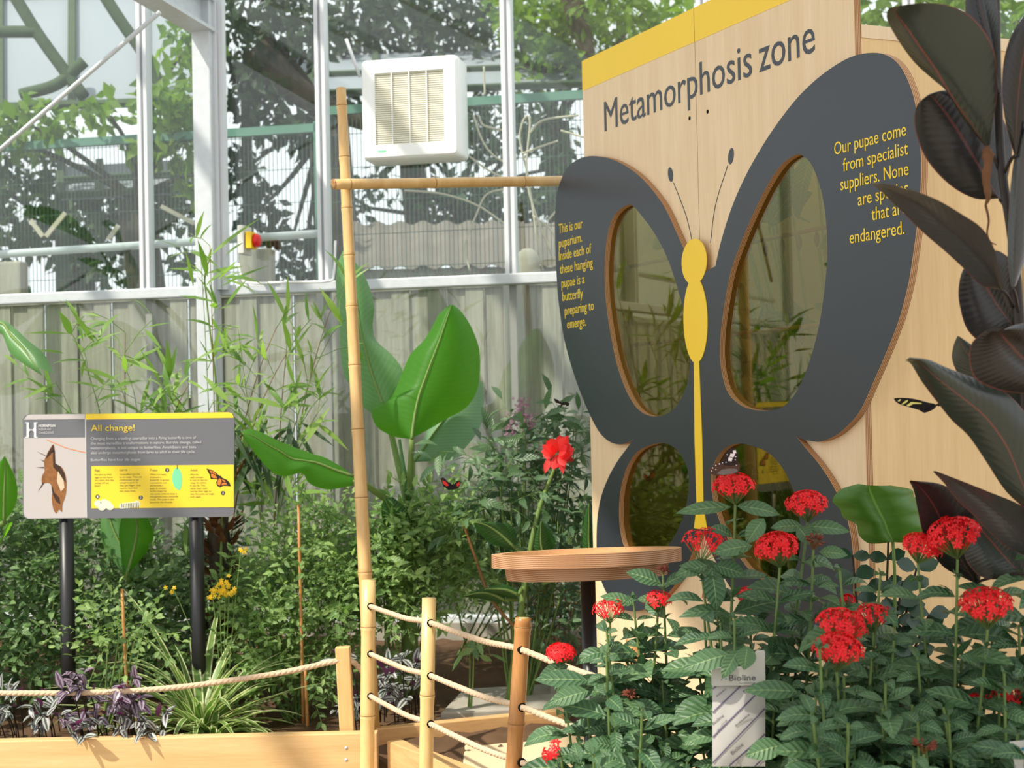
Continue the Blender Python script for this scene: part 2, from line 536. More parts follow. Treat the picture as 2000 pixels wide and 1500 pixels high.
# ------------------------------------------------------------------ leaves
def leaf(mb, p, d, n, L, Wd, bend=.5, fold=.25, seg=3, peak=.45, tip=1.0, mi=None, grav=None):
    """one leaf blade: starts at p, heads along d, face normal about n; bend curls it away from n"""
    d = norm(d); n = np.asarray(n, float); n = norm(n - d * (n @ d))
    if np.linalg.norm(n) < .5: n = norm(np.cross(d, V(.3, .5, .8)))
    s = np.cross(d, n)
    pts = []; uvs = []
    q = np.asarray(p, float).copy(); st = L / seg
    for i in range(seg + 1):
        t = i / seg
        ang = bend * t
        dd = d * math.cos(ang) - n * math.sin(ang); nn = n * math.cos(ang) + d * math.sin(ang)
        w = Wd / 2 * max(.04, math.sin(math.pi * min(1, max(0, t ** (math.log(.5) / math.log(peak))))) ** tip)
        for c in (-1, 0, 1):
            pts.append(q + s * (w * c) + nn * (w * abs(c) * fold)); uvs.append((.5 + c * .5, t))
        q = q + dd * st
    fs = []
    for i in range(seg):
        k = i * 3
        fs += [(k, k + 1, k + 4, k + 3), (k + 1, k + 2, k + 5, k + 4)]
    mb.add(pts, fs, uvs, mi)
    return q


def rvec(r=rng):
    while True:
        v = V(r.uniform(-1, 1), r.uniform(-1, 1), r.uniform(-1, 1))
        if 0.05 < v @ v < 1: return norm(v)


def bigleaf(mb, rows, Y0, Y1, dL=0.0, dR=0.0, bulge=.01, k=4, cols=4, mi=None):
    """a large blade: rows of (left edge, midrib, right edge) sighted along the blade from base to tip; Y0..Y1 is the midrib's
    distance, dL/dR how much farther away each margin stands"""
    rr = catmull([V(*r) for r in rows], k)
    m = len(rr); pts = []; uvs = []
    for i, r in enumerate(rr):
        t = i / (m - 1); Y = Y0 + (Y1 - Y0) * t
        open_ = math.sin(math.pi * min(1, max(0, .06 + .9 * t))) ** .5
        Lp, Mp, Rp = P(r[0], r[1], Y + dL * open_), P(r[2], r[3], Y), P(r[4], r[5], Y + dR * open_)
        for j in range(2 * cols + 1):
            c = (j - cols) / cols
            E = Lp if c < 0 else Rp
            a = abs(c)
            q = Mp + (E - Mp) * a + V(0, -bulge * 4 * a * (1 - a) * open_, 0)
            pts.append(q); uvs.append((.5 + c / 2, t))
    w = 2 * cols + 1
    fs = [(i * w + j, i * w + j + 1, (i + 1) * w + j + 1, (i + 1) * w + j) for i in range(m - 1) for j in range(w - 1)]
    mb.add(pts, fs, uvs, mi)
    return mb


def lerp(a, b, t):
    return np.asarray(a) * (1 - t) + np.asarray(b) * t


def bez(p0, p1, p2, k=8):
    return [(1 - t) ** 2 * np.asarray(p0) + 2 * t * (1 - t) * np.asarray(p1) + t * t * np.asarray(p2) for t in (i / k for i in range(k + 1))]

# ================================================================== ground and house
def sstep(a, b, x):
    t = min(1, max(0, (x - a) / (b - a))); return t * t * (3 - 2 * t)


PLA, PLB = V(-.36, 4.47), V(.34, 3.22)            # the slanting side plank


def side_x(y):
    return PLA[0] + (PLB[0] - PLA[0]) * (PLA[1] - y) / (PLA[1] - PLB[1])


def soil_h(x, y):
    h = .475 + .11 * sstep(5.0, 5.7, y)
    h += .012 * math.sin(x * 7.1 + y * 3.3) + .010 * math.sin(x * 15.3 - y * 11.7) + .006 * math.sin(x * 41 + 1.3 * y) * math.sin(y * 37)
    if x > side_x(y) and y < 4.6: h -= .03
    return h


mb = MB()
n = 110
mb.add([(x, y, -.004) for x, y in ((-9, -6), (9, -6), (9, 20), (-9, 20))], [(0, 1, 2, 3)])
struct(mb.build('floor', M['path']))
mb = MB()
xs = np.arange(-4.6, 3.4, .045); ys = np.arange(3.25, 6.9, .045)
idx = {}
for i, x in enumerate(xs):
    for j, y in enumerate(ys):
        wy = 6.0 - .21 * x - .06
        if y > wy + .045: continue
        if y < 4.5 and x < side_x(y) + .02 - (0 if y < 4.47 else 9): continue
        yy = min(y, wy)
        idx[i, j] = len(mb.v); mb.v.append((x, yy, soil_h(x, yy) + rng.uniform(-.006, .006))); mb.uv.append((0, 0))
for (i, j) in list(idx):
    q = [(i, j), (i + 1, j), (i + 1, j + 1), (i, j + 1)]
    if all(k in idx for k in q): mb.f.append(tuple(idx[k] for k in q)); mb.mi.append(0)
o = struct(mb.build('ground_soil', M['soil'])); o['kind'] = 'structure'

# glass wall ------------------------------------------------------
def wu(px, py): return (W(px, py) - WO) @ WD
def WP(u, z, n=0.0): return V(WO[0], WO[1], 0) + WD * u + WN * n + V(0, 0, z)


ZS = W(700, 559)[2]           # sill rail
ZB = W(930, 1213)[2]          # bottom rail
ZT = 4.3
uM = [wu(290, 300), wu(636, 300), wu(998, 300)]
du = (uM[2] - uM[0]) / 2
uall = [uM[0] - k * du for k in range(4, 0, -1)] + uM + [uM[2] + k * du for k in range(1, 6)]
UL, UR = uall[0], uall[-1]


def wbar(name, u0, z0, u1, z1, w, dpt, n0=0.0, m='alu', gasket=False):
    mb = MB(); a, b = WP(u0, z0, n0 + dpt / 2), WP(u1, z1, n0 + dpt / 2)
    bar(mb, a, b, dpt, w, side=WN)
    if gasket: bar(mb, WP(u0, z0, n0 + dpt + .001), WP(u1, z1, n0 + dpt + .001), .004, w * .22, side=WN, mi=1)
    return struct(bevel(mb.build(name, [M[m], M['gasket']], smooth=False), .004))


for k, u in enumerate(uall):
    wbar('trim_%d' % (k + 1), u, ZS, u, ZT, .042, .055, gasket=True)
    wbar('trim_%d' % (k + 41), u, ZB, u, ZS, .030, .02, .002, 'lower_bar')
wbar('trim_20', UL, ZS, UR, ZS, .040, .06, .002, 'galv')
wbar('trim_21', UL, ZB, UR, ZB, .055, .07, .002)
wbar('trim_22', UL, ZT, UR, ZT, .06, .07, .002)
mb = MB(); bar(mb, WP(UL, .595, .02), WP(UR, .595, .02), .14, .10, side=WN); bar(mb, WP(UL, .3, .02), WP(UR, .3, .02), .10, .52, side=WN)
struct(mb.build('baseboard_back', M['concrete'], smooth=False))
for k in range(len(uall) - 1):
    for s, (za, zb) in enumerate(((ZB + .02, ZS - .02), (ZS + .02, ZT - .02))):
        mb = MB(); a = (uall[k] + uall[k + 1]) / 2; hw = (uall[k + 1] - uall[k]) / 2 - .012
        obox(mb, WP(a, (za + zb) / 2, .022), WD * hw, WN * .002, UPZ * (zb - za) / 2)
        struct(mb.build('window_%d' % (2 * k + s + 1), M['glass'], smooth=False))

# steel post and the beam that comes forward from its head
up = wu(423, 350)
mb = MB(); bar(mb, WP(up, .3, .10), WP(up, ZT, .10), .075, .075, side=WN)
struct(bevel(mb.build('column_steel', M['galv'], smooth=False), .005))
mb = MB(); uq = wu(449, 350); bar(mb, WP(uq, ZS, .07), WP(uq, ZT, .07), .035, .028, side=WN)
bar(mb, WP(uq - .012, ZS, .10), WP(uq - .012, ZT, .10), .014, .012, side=WN)
struct(mb.build('trim_23', M['alu'], smooth=False))
hz = W(420, 78)[2]
bd = WN
mb = MB(); a = WP(up, hz + .07, .06)
for off, w, h in ((V(0, 0, -.06), .10, .014), (V(0, 0, .06), .10, .014), (V(0, 0, 0), .012, .12)):
    bar(mb, a + off, a + off + bd * 2.6, w, h, side=WD)
struct(mb.build('beam_roof', M['galv'], smooth=False))
mb = MB(); tube(mb, [P(-260, 516, 5.75), P(312, 24, 5.2)], .008)
tag(mb.build('brace_rod', M['galv']), 'thin steel brace rod slanting down to the left from the roof beam', 'brace rod')
# the roof over the house: rafters, and an unseen sheet added to keep sun off booth and shrubs
mb = MB(); obox(mb, V(-.0, 2.1, 4.12), V(1.8, 0, 0), V(0, 1.95, 0), UPZ * .002)
struct(mb.build('added_sun_blocker', M['sun_blocker'], smooth=False))
for k in range(9):
    x = -3.2 + k * .8
    mb = MB(); bar(mb, V(x, -1.5, 4.2), V(x + .0, 6.6 - .21 * x * .5, 4.25), .05, .08)
    struct(mb.build('beam_rafter_%d' % (k + 1), M['alu'], smooth=False))

# handrail behind the glass
mb = MB(); tube(mb, [W(-900, 556, -.05), W(640, 455, -.05)], .0165, 12)
tag(mb.build('handrail', M['alu']), 'round pale metal rail running along the glass left of the bamboo pole', 'rail')

# extractor fan ---------------------------------------------------
fu, fz = (wu(797, 210)), W(797, 210)[2]
FD = .15
a_ = [W(703, 120, FD), W(888, 108, FD), W(896, 300, FD), W(713, 311, FD)]
fc = sum(a_) / 4
fw = (np.linalg.norm(a_[1] - a_[0]) + np.linalg.norm(a_[2] - a_[3])) / 4
fh = (np.linalg.norm(a_[3] - a_[0]) + np.linalg.norm(a_[2] - a_[1])) / 4
fan = thing('extractor_fan', 'white square extractor fan with a slatted grille mounted on the glass wall', 'fan', fc - WN * FD)


def fp(x, z, d): return fc + WD * (x * fw) + UPZ * (z * fh) + WN * d


def rrect(w, h, r, k=5):
    out = []
    for cx, cy, a0 in ((w - r, h - r, 0), (-w + r, h - r, 90), (-w + r, -h + r, 180), (w - r, -h + r, 270)):
        out += [(cx + r * math.cos(math.radians(a0 + 90 * j / k)), cy + r * math.sin(math.radians(a0 + 90 * j / k))) for j in range(k + 1)]
    return out


mb = MB()
secs = [(-FD, .90), (-FD, 1.0), (-.03, 1.0), (-.008, .985), (0, .94)]
loops = [[fc + WD * (x * fw * s) + UPZ * (z * fh * s) + WN * d for x, z in rrect(1.03, 1.03, .10)] for d, s in secs]
# opening for the grille
inner = [(-.76, -.76), (.76, -.76), (.76, .76), (-.76, .76)]
pts = [p for L in loops for p in L]; nl = len(loops[0])
fs = [(i * nl + j, i * nl + (j + 1) % nl, (i + 1) * nl + (j + 1) % nl, (i + 1) * nl + j) for i in range(len(secs) - 1) for j in range(nl)]
mb.add(pts, fs + [tuple(range(nl))[::-1]])
prism(mb, rrect(.97, .97, .07), [[(x * .97, z * .97) for x, z in inner]], lambda p: fp(p[0], p[1], .0005), -WN * .03, 0, 0)
hs = mb.build('housing', M['white_plastic'], fan)
mb = MB(); obox(mb, fp(0, 0, -.028), WD * fw * .75, UPZ * fh * .75, WN * .002)
mb.build('grille_back', M['grille_dark'], fan, smooth=False)
mb = MB()
for k in range(34):
    z = -.72 + 1.44 * k / 33
    obox(mb, fp(0, z, -.010), WD * fw * .74, UPZ * fh * .0115, WN * .002)
mb.build('slats', M['cream_slat'], fan, smooth=False)
for k in range(5):
    mb = MB(); obox(mb, fp(-.74 + .37 * k, 0, -.004), WD * .0015, UPZ * fh * .745, WN * .004)
    mb.build('grille_bar', M['white_plastic'], fan, smooth=False)
mb = MB(); obox(mb, fp(-.60, -.86, .001), WD * .016, UPZ * .0035, WN * .0006)
mb.build('badge', M['print_mint'], fan, smooth=False)
mb = MB(); tube(mb, [W(676, 76, .03), W(703, 150, .02)], .007)
tag(mb.build('vent_stay', M['alu']), 'short pale stay rod leaning beside the top left of the extractor fan', 'rod')

# emergency stop switch and its conduit
sw = thing('emergency_switch', 'grey switch box with yellow plate and red button on the steel post', 'switch', W(484, 500, .08))
mb = MB(); q = W(478, 470, .12); obox(mb, q, WD * .013, UPZ * .055, WN * .045); bevel(mb.build('box', M['grey_plastic'], sw, smooth=False), .004)
mb = MB(); q = W(491, 470, .125); obox(mb, q, WD * .012, UPZ * .032, WN * .032); bevel(mb.build('plate', M['yellow_plate'], sw, smooth=False), .002)
mb = MB(); q = W(497, 470, .125); tube(mb, [q, q + WD * .014, q + WD * .022, q + WD * .024], [.026, .026, .020, .012], 18); mb.build('button', M['red'], sw)
mb = MB(); tube(mb, catmull([W(466, 515, .08), W(472, 540, .08), W(486, 553, .085), W(560, 551, .085), W(640, 549, .085), W(652, 535, .085), W(655, 470, .085)], 5), .005)
tag(mb.build('cable', M['white_plastic']), 'white cable running from the emergency switch along the metal sill', 'cable')

# ================================================================== outside the glass
fzt = W(300, 581, -.75)[2]
pp = [-1300, -800, -360, 290, 648, 1010, 1400, 1800]
fu_ = [((W(px, 600, -.75) - WO) @ WD) for px in pp]
where = ['far left beyond the picture', 'left of the first light post', 'left behind the All change sign', 'behind the bamboo leaves', 'behind the banana leaves', 'beside the butterfly board', 'right behind the booth']
for k in range(len(pp) - 1):
    t = thing('boarded_fence', 'weathered grey boarded fence panel ' + where[k], 'fence', WP(fu_[k], 0, -.75), 'fence panels outside the glass')
    mb = MB(); u = fu_[k] + .03; i = 0
    while u < fu_[k + 1] - .03:
        w = .082; d = .012 * (i % 2) + rng.uniform(0, .003); zt = fzt + rng.uniform(-.006, .006)
        obox(mb, WP(u + w / 2, zt / 2, -.75 + d), WD * (w / 2 - .002), WN * .007, UPZ * zt / 2); u += w; i += 1
    mb.build('boards', M['fence'], t, smooth=False)
    for z in (.5, 1.5):
        mb = MB(); bar(mb, WP(fu_[k] + .03, z, -.79), WP(fu_[k + 1] - .03, z, -.79), .04, .06, side=WN); mb.build('rail', M['fence'], t, smooth=False)
    mb = MB(); bar(mb, WP(fu_[k], fzt, -.745), WP(fu_[k + 1], fzt, -.745), .05, .03, side=WN); mb.build('capping', M['fence'], t, smooth=False)
pw = ['at the far left', 'further left', 'at the left edge', 'seen above the All change sign', 'behind the tall bamboo pole', 'beside the booth', 'behind the booth', 'at the far right']
for k, u in enumerate(fu_):
    mb = MB(); bar(mb, WP(u, 0, -.72), WP(u, fzt + .03, -.72), .09, .09, side=WN)
    tag(bevel(mb.build('fence_post', M['concrete'], smooth=False), .006), 'pale square fence post ' + pw[k], 'post', 'fence posts outside the glass')
for px0, px1, py, nn_, lb in ((-10, 48, 512, -1.0, 'broad grey timber post standing above the fence at the left edge'), (470, 532, 487, -1.0, 'broad grey timber post standing above the fence beside the red button')):
    mb = MB(); a, b = W(px0, py, nn_), W(px1, py, nn_); c = (a + b) / 2
    obox(mb, V(c[0], c[1], c[2] / 2), (b - a) / 2 * V(1, 1, 0), WN * .04, UPZ * c[2] / 2)
    tag(bevel(mb.build('timber_post', M['fence'], smooth=False), .01), lb, 'post')
mb = MB(); c = W(1030, 486, -.95); tube(mb, [V(c[0], c[1], 0), c - UPZ * .05, c - UPZ * .02, c], [.055, .055, .045, .02], 14)
tag(mb.build('concrete_post', M['concrete']), 'round topped concrete post above the fence left of the butterfly board', 'post')


def mesh_panel(px0, px1, pyt, pyb, n, name, label):
    u0, u1 = (W(px0, pyt, n) - WO) @ WD, (W(px1, pyt, n) - WO) @ WD
    z0, z1 = W(px1, pyb, n)[2], W((px0 + px1) / 2, pyt, n)[2]
    t = thing(name, label, 'mesh fence', WP(u0, 0, n), 'green mesh fence panels')
    mb = MB(); u = u0
    while u < u1:
        bar(mb, WP(u, z0, n), WP(u, z1, n), .0026, .0026, side=WN); u += .021
    for z in np.arange(z0, z1, .16): bar(mb, WP(u0, z, n - .003), WP(u1, z, n - .003), .003, .003, side=WN)
    mb.build('wires', M['wire'], t, smooth=False)
    mb = MB(); bar(mb, WP(u0, z1, n), WP(u1, z1, n), .035, .04, side=WN); mb.build('top_rail', M['mesh_green'], t, smooth=False)
    for u in (u0, u1):
        mb = MB(); bar(mb, WP(u, 0, n), WP(u, z1 + .03, n), .035, .035, side=WN); mb.build('post', M['mesh_green'], t, smooth=False)


mesh_panel(-700, 622, 291, 590, -1.3, 'mesh_fence', 'lower green mesh fence outside the glass left of the bamboo pole')
mesh_panel(629, 1500, 190, 560, -1.3, 'mesh_fence', 'taller green mesh fence outside the glass behind the white fan')

# shed with a corrugated roof
sh = thing('shed', 'low shed with a corrugated grey roof outside behind the mesh fence', 'shed', V(-.2, 8.2, 0))
mb = MB(); K = 120
lo = [P(680 + 900 * i / K, 523 - 12 * i / K, 7.95) for i in range(K + 1)]
hi = [P(680 + 900 * i / K, 436 - 8 * i / K, 8.9) for i in range(K + 1)]
rp = []
for i in range(K + 1):
    w = V(0, 0, .012 * math.sin(i * 2 * math.pi / 6)); rp += [lo[i] + w, hi[i] + w, lo[i] + w - UPZ * .006, hi[i] + w - UPZ * .006]
mb.add(rp, [f for i in range(K) for f in ((4 * i, 4 * i + 4, 4 * i + 5, 4 * i + 1), (4 * i + 2, 4 * i + 3, 4 * i + 7, 4 * i + 6), (4 * i, 4 * i + 2, 4 * i + 6, 4 * i + 4))])
mb.build('roof', M['corrugated'], sh)
mb = MB(); a, b = lo[0] + V(.02, .03, -.008), lo[-1] + V(-.02, .03, -.008)
obox(mb, V((a[0] + b[0]) / 2, a[1] + .4, a[2] / 2), V((b[0] - a[0]) / 2, 0, 0), V(0, .4, 0), UPZ * a[2] / 2); mb.build('wall', M['fence'], sh, smooth=False)

# neighbouring roofs
def roof(label, q, Y0, Y1, bars, arcs=()):
    t = thing('neighbouring_roof', label, 'roof', P(q[0][0], q[0][1], Y0) * V(1, 1, 0), 'neighbouring glasshouse roofs')
    a, b, c, d = P(*q[0], Y0), P(*q[1], Y0), P(*q[2], Y1), P(*q[3], Y1)
    nn = norm(np.cross(b - a, d - a))
    mb = MB(); hexa(mb, [a, b, c, d, a + nn * .012, b + nn * .012, c + nn * .012, d + nn * .012]); mb.build('sheeting', M['sheet'], t, smooth=False)
    for k in range(bars + 1):
        s = k / bars
        mb = MB(); bar(mb, lerp(a, b, s) + nn * .03, lerp(d, c, s) + nn * .03, .03, .04, side=nn); mb.build('rafter', M['mossy'], t, smooth=False)
    mb = MB()
    for s in (0, .45): bar(mb, lerp(a, d, s) + nn * .03, lerp(b, c, s) + nn * .03, .03, .04, side=nn)
    mb.build('purlin', M['mossy'], t, smooth=False)
    for s, f_ in ((0, .5), (1, .5)):                                    # supports that carry it
        mb = MB(); q_ = lerp(lerp(a, b, s), lerp(d, c, s), .3); bar(mb, V(q_[0], q_[1], 0), q_, .06, .06); mb.build('support', M['mossy'], t, smooth=False)
    for arc in arcs:
        mb = MB(); tube(mb, catmull([P(*p_, Y0 - .15) for p_ in arc], 6), .032); mb.build('hoop', M['mossy'], t)


roof('pale grey sheeted roof with mossy hoops outside at the upper left', [(-420, 232), (424, 205), (424, -230), (-420, -200)], 8.4, 10.4, 6,
     [[(15, -30), (70, 60), (120, 130), (165, 190)], [(190, -30), (235, 40), (280, 105), (320, 180)], [(-40, 62), (40, 62), (75, 62)], [(165, 120), (110, 165), (40, 185)]])
roof('grey sheeted roof outside behind the white extractor fan', [(480, 196), (1240, 168), (1240, 92), (480, 118)], 9.6, 10.6, 6)
roof('lower grey sheeted roof outside seen between the leaves left of the steel post', [(120, 392), (424, 376), (424, 312), (120, 330)], 8.0, 8.8, 4)


def foliage(mb, blobs, L, Wd, r, droop=.4, seg=2):
    for (px, py, rx, ry, Y, rY, cnt) in blobs:
        c = P(px, py, Y); sx = rx / F * Y; sz = ry / F * Y
        for _ in range(cnt):
            while True:
                v = V(r.uniform(-1, 1), r.uniform(-1, 1), r.uniform(-1, 1))
                if v @ v <= 1: break
            p = c + v * V(sx, rY, sz)
            d = norm(rvec(r) + V(0, 0, -droop)); l = L * r.uniform(.6, 1.25)
            leaf(mb, p, d, norm(rvec(r) + V(0, -.5, .8)), l, l * Wd, r.uniform(0, .6), .2, seg)


def tree(label, base, fork, blobs, L, Wd, m, boughs=(), seed=1, rad=.09):
    r = random.Random(seed)
    b = P(*base); b[2] = 0
    t = thing('tree', label, 'tree', b, 'trees outside the glass')
    mb = MB(); f_ = P(*fork)
    tube(mb, catmull([b, lerp(b, f_, .5) + V(.08, 0, 0), f_], 5), list(np.linspace(rad * 1.3, rad, 11)), 10); mb.build('trunk', M['bark'], t)
    for (px, py, rx, ry, Y, rY, cnt) in blobs:
        e = P(px, py, Y); mid = lerp(f_, e, .5) + V(r.uniform(-.1, .1), 0, r.uniform(-.05, .2))
        mb = MB(); tube(mb, bez(f_, mid, e, 7), list(np.linspace(rad * .22, .008, 8)), 6); mb.build('branch', M['bark'], t)
    for bo in boughs:
        mb = MB(); pts = catmull([P(*q) for q in bo], 5); tube(mb, pts, list(np.linspace(rad * .9, rad * .45, len(pts))), 8); mb.build('bough', M['bark'], t)
    mb = MB(); foliage(mb, blobs, L, Wd, r); mb.build('crown', M[m], t)


tree('leafy tree with broad drooping leaves outside left of the steel post', (300, 700, 8.0), (265, 390, 8.0),
     [(60, 245, 100, 50, 7.9, .35, 190), (-60, 250, 90, 70, 7.9, .35, 160), (340, 215, 75, 60, 7.8, .35, 270), (370, 90, 60, 60, 7.9, .3, 130), (330, 295, 90, 40, 7.9, .35, 150), (200, 215, 45, 30, 7.8, .3, 50), (390, 340, 40, 60, 7.8, .3, 90)], .095, .55, 'tree_leaf_b', seed=3)
tree('dark green tree outside behind the sill at the left', (120, 700, 9.2), (150, 470, 9.2),
     [(50, 330, 110, 40, 9.0, .4, 150), (60, 420, 150, 85, 9.0, .5, 460), (230, 420, 90, 70, 8.9, .5, 300), (370, 400, 65, 60, 8.9, .5, 200), (-120, 400, 150, 130, 9, .6, 400), (190, 520, 90, 40, 9, .4, 130), (385, 520, 40, 50, 9, .4, 70), (-20, 540, 60, 40, 9, .4, 60), (-300, 250, 140, 200, 9, .6, 400)], .10, .5, 'tree_leaf', seed=4)
tree('dark tree with a thick slanting bough outside right of the steel post', (640, 700, 9.0), (640, 230, 9.0),
     [(500, 60, 75, 120, 9.0, .5, 450), (590, 40, 60, 90, 8.9, .5, 280), (510, 200, 65, 80, 9.0, .5, 260), (590, 250, 55, 40, 8.9, .4, 120), (480, 330, 40, 60, 9, .4, 90), (505, 410, 45, 60, 9, .4, 120), (570, 470, 60, 30, 9, .4, 100), (590, 525, 60, 30, 9, .4, 90)], .095, .5, 'tree_leaf_c',
     boughs=[[(500, 100, 8.9), (560, 160, 8.9), (625, 205, 8.9), (720, 240, 8.9)]], seed=5, rad=.12)
tree('tall dusky tree outside behind the white extractor fan', (820, 700, 11), (800, 260, 11),
     [(690, 60, 70, 110, 10.8, .5, 300), (780, 30, 90, 80, 10.8, .5, 380), (870, 50, 80, 90, 10.7, .5, 330), (950, 130, 50, 60, 10.7, .5, 130), (955, 20, 60, 60, 10.7, .5, 170), (690, 170, 50, 60, 10.8, .4, 120)], .11, .5, 'tree_leaf_c', seed=6)
tree('bright green tree outside left of the board top', (1080, 700, 10), (1085, 240, 10),
     [(1060, 60, 80, 70, 9.9, .5, 420), (1150, 40, 90, 80, 9.9, .5, 400), (1260, 20, 110, 60, 9.9, .5, 330), (1040, 150, 50, 40, 9.9, .4, 60), (1000, 20, 60, 60, 9.9, .4, 170), (1120, 130, 60, 30, 9.9, .4, 60)], .10, .5, 'tree_leaf_b',
     boughs=[[(1110, -30, 9.6), (1135, 60, 9.6), (1152, 110, 9.6)]], seed=7)
tree('dark evergreen hedge tree outside behind the mesh fence', (900, 700, 9.6), (900, 430, 9.6),
     [(850, 260, 100, 60, 9.4, .4, 300), (960, 260, 80, 70, 9.4, .4, 260), (1060, 240, 70, 60, 9.4, .4, 170), (880, 390, 90, 50, 9.3, .4, 280), (970, 400, 90, 50, 9.3, .4, 260), (1060, 400, 60, 40, 9.3, .4, 110), (1100, 330, 40, 40, 9.3, .4, 60), (680, 400, 40, 30, 9.4, .4, 60), (650, 480, 40, 40, 9.4, .4, 70), (740, 360, 40, 30, 9.4, .4, 50)], .095, .45, 'tree_leaf_c', seed=8)
tree('bright tree outside behind the rubber plant at the upper right', (1780, 700, 8.6), (1760, 250, 8.6),
     [(1720, 30, 90, 90, 8.5, .4, 260), (1850, 20, 90, 90, 8.5, .4, 230), (1990, 40, 90, 90, 8.5, .4, 230), (1450, 0, 150, 60, 9.5, .4, 150)], .12, .5, 'tree_leaf_b', seed=9)
# pale poles crossing beyond
for k, (a, b, Y, lb) in enumerate((((60, 430), (84, 462), 7.5, 'short pale stick leaning left of its crossing partner by the fence'), ((90, 462), (128, 416), 7.5, 'short pale stick leaning right by the fence'),
                                   ((315, 403), (380, 437), 7.6, 'pale slat lying aslant among the leaves left of the steel post'), ((212, 468), (232, 440), 7.5, 'small pale stick by the rail at the left'))):
    mb = MB(); bar(mb, P(*a, Y), P(*b, Y), .02, .02); tag(mb.build('stick', M['twig'], smooth=False), lb, 'stick', 'pale sticks beyond the glass')
# dry climber behind the glass
cl = thing('dry_climber', 'bare pale twining climber stems against the glass left of the board', 'climber', W(1030, 560, -.12))
for pts in ([(1060, 530), (1045, 440), (1030, 340), (1015, 270), (1025, 230), (1035, 240), (1028, 330), (1040, 400), (1078, 500)], [(790, 372), (860, 378), (930, 400), (990, 440)], [(918, 530), (908, 480), (930, 420), (950, 380), (990, 368)],
            [(935, 225), (945, 245), (985, 255)], [(1035, 260), (1060, 235), (1130, 225)], [(1070, 430), (1100, 400), (1140, 385)], [(1095, 255), (1120, 262), (1140, 268)], [(1020, 300), (1060, 285), (1090, 275)], [(945, 130), (946, 160), (947, 185)], [(910, 300), (950, 330), (1000, 356)], [(925, 225), (940, 270), (960, 300), (990, 320)], [(1040, 420), (1080, 455), (1085, 500)]):
    mb = MB(); tube(mb, catmull([W(px, py, -.10 - .01 * rng.random()) for px, py in pts], 5), .0042, 6); mb.build('vine_stem', M['twig'], cl)

# ================================================================== the booth with the butterfly front
booth = thing('puparium_booth', 'tall plywood booth whose front carries a big charcoal butterfly and the words Metamorphosis zone', 'display booth', Buz(0, .44))
UL_B, UR_B, ZBT, ZBB = -.660, .693, 2.485, .44
NF = .018                                   # the butterfly stands this far in front of the ply


def uv_of(px, py, n):
    q = Bn(px, py, n) - O
    return (q @ BU, q[2] + O[2])


foreL = [(1349, 522), (1340, 496), (1324, 460), (1300, 408), (1276, 373), (1248, 343), (1220, 323), (1192, 310), (1164, 305), (1144, 306), (1124, 314), (1106, 330), (1094, 356),
         (1087, 384), (1084, 420), (1084, 460), (1086, 520), (1090, 580), (1098, 641), (1107, 684), (1120, 728), (1135, 770), (1152, 810), (1169, 842), (1188, 861), (1207, 868), (1222, 866), (1237, 858)]
hindL = [(1237, 858), (1224, 876), (1205, 902), (1188, 933), (1175, 967), (1167.5, 1004), (1165, 1045), (1166, 1090), (1172, 1127), (1184, 1157), (1201, 1181), (1222, 1192), (1250, 1193),
         (1282, 1178), (1306, 1157), (1327, 1130), (1345, 1096), (1358, 1063), (1370, 1025)]
winU = [(1226, 400), (1200, 420), (1186, 462), (1181, 520), (1182, 570), (1186, 610), (1192, 648), (1203, 704), (1218, 751), (1235, 785), (1252, 804), (1273, 813), (1299, 810), (1320, 794), (1337, 765),
        (1346, 731), (1348, 688), (1344, 645), (1335, 605), (1318, 545), (1300, 496), (1276, 452), (1252, 420), (1238, 404)]
winL = [(1288, 865), (1252, 877), (1231, 900), (1218, 931), (1210.5, 969), (1209, 1008), (1212, 1040), (1219, 1068), (1234, 1092), (1256, 1102), (1284, 1090), (1307, 1063), (1324.5, 1033), (1337, 999), (1345, 957), (1344, 922), (1333, 893), (1314, 872)]
A = [uv_of(*p, NF) for p in foreL]; Bh = [uv_of(*p, NF) for p in hindL]
fore = [tuple(p) for p in catmull([V(*p) for p in A], 4)]; hind = [tuple(p) for p in catmull([V(*p) for p in Bh], 4)]
lw = fore + hind[1:]
seamz = lw[-1][1]
foreR = [(1397, 520), (1408, 472), (1428, 408), (1452, 352), (1480, 300), (1516, 244), (1560, 188), (1608, 144), (1660, 112), (1704, 103), (1736, 110), (1760, 132), (1779, 172), (1789, 212), (1796, 272), (1799, 320),
         (1797, 380), (1790, 448), (1778, 532), (1771, 567), (1756, 623), (1733, 683), (1707, 743), (1682, 798), (1660, 827), (1633, 850), (1604, 862), (1589, 862), (1568, 858), (1554, 851)]
winUR = [(1556, 302), (1528, 320), (1500, 360), (1472, 416), (1448, 472), (1428, 528), (1417, 582), (1408, 645), (1406, 696), (1412, 739), (1423, 769), (1444, 790), (1469.5, 800), (1499, 802), (1525, 797), (1550.6, 773), (1572, 731),
         (1589, 680), (1602, 624), (1611, 560), (1616, 500), (1614, 440), (1608, 392), (1598, 352), (1584, 320), (1570, 306)]
foreRr = [tuple(p) for p in catmull([V(*uv_of(*p, NF)) for p in foreR], 4)]
cusp = foreRr[-1]
hindR = [(-u, z) for u, z in hind]; sh = V(*cusp) - V(*hindR[0])
hindR = [tuple(V(*p) + sh * (1 - i / (len(hindR) - 1))) for i, p in enumerate(hindR)]
print('wing spans', min(p[0] for p in lw), max(p[0] for p in foreRr), 'cusps', hind[0], cusp)
butter = [(0, fore[0][1] - .03)] + lw + [(0, seamz - .02)]
butter += hindR[::-1] + foreRr[::-1][1:]
HU = [tuple(p) for p in catmull([V(*uv_of(*p, NF)) for p in winU], 3, True)]
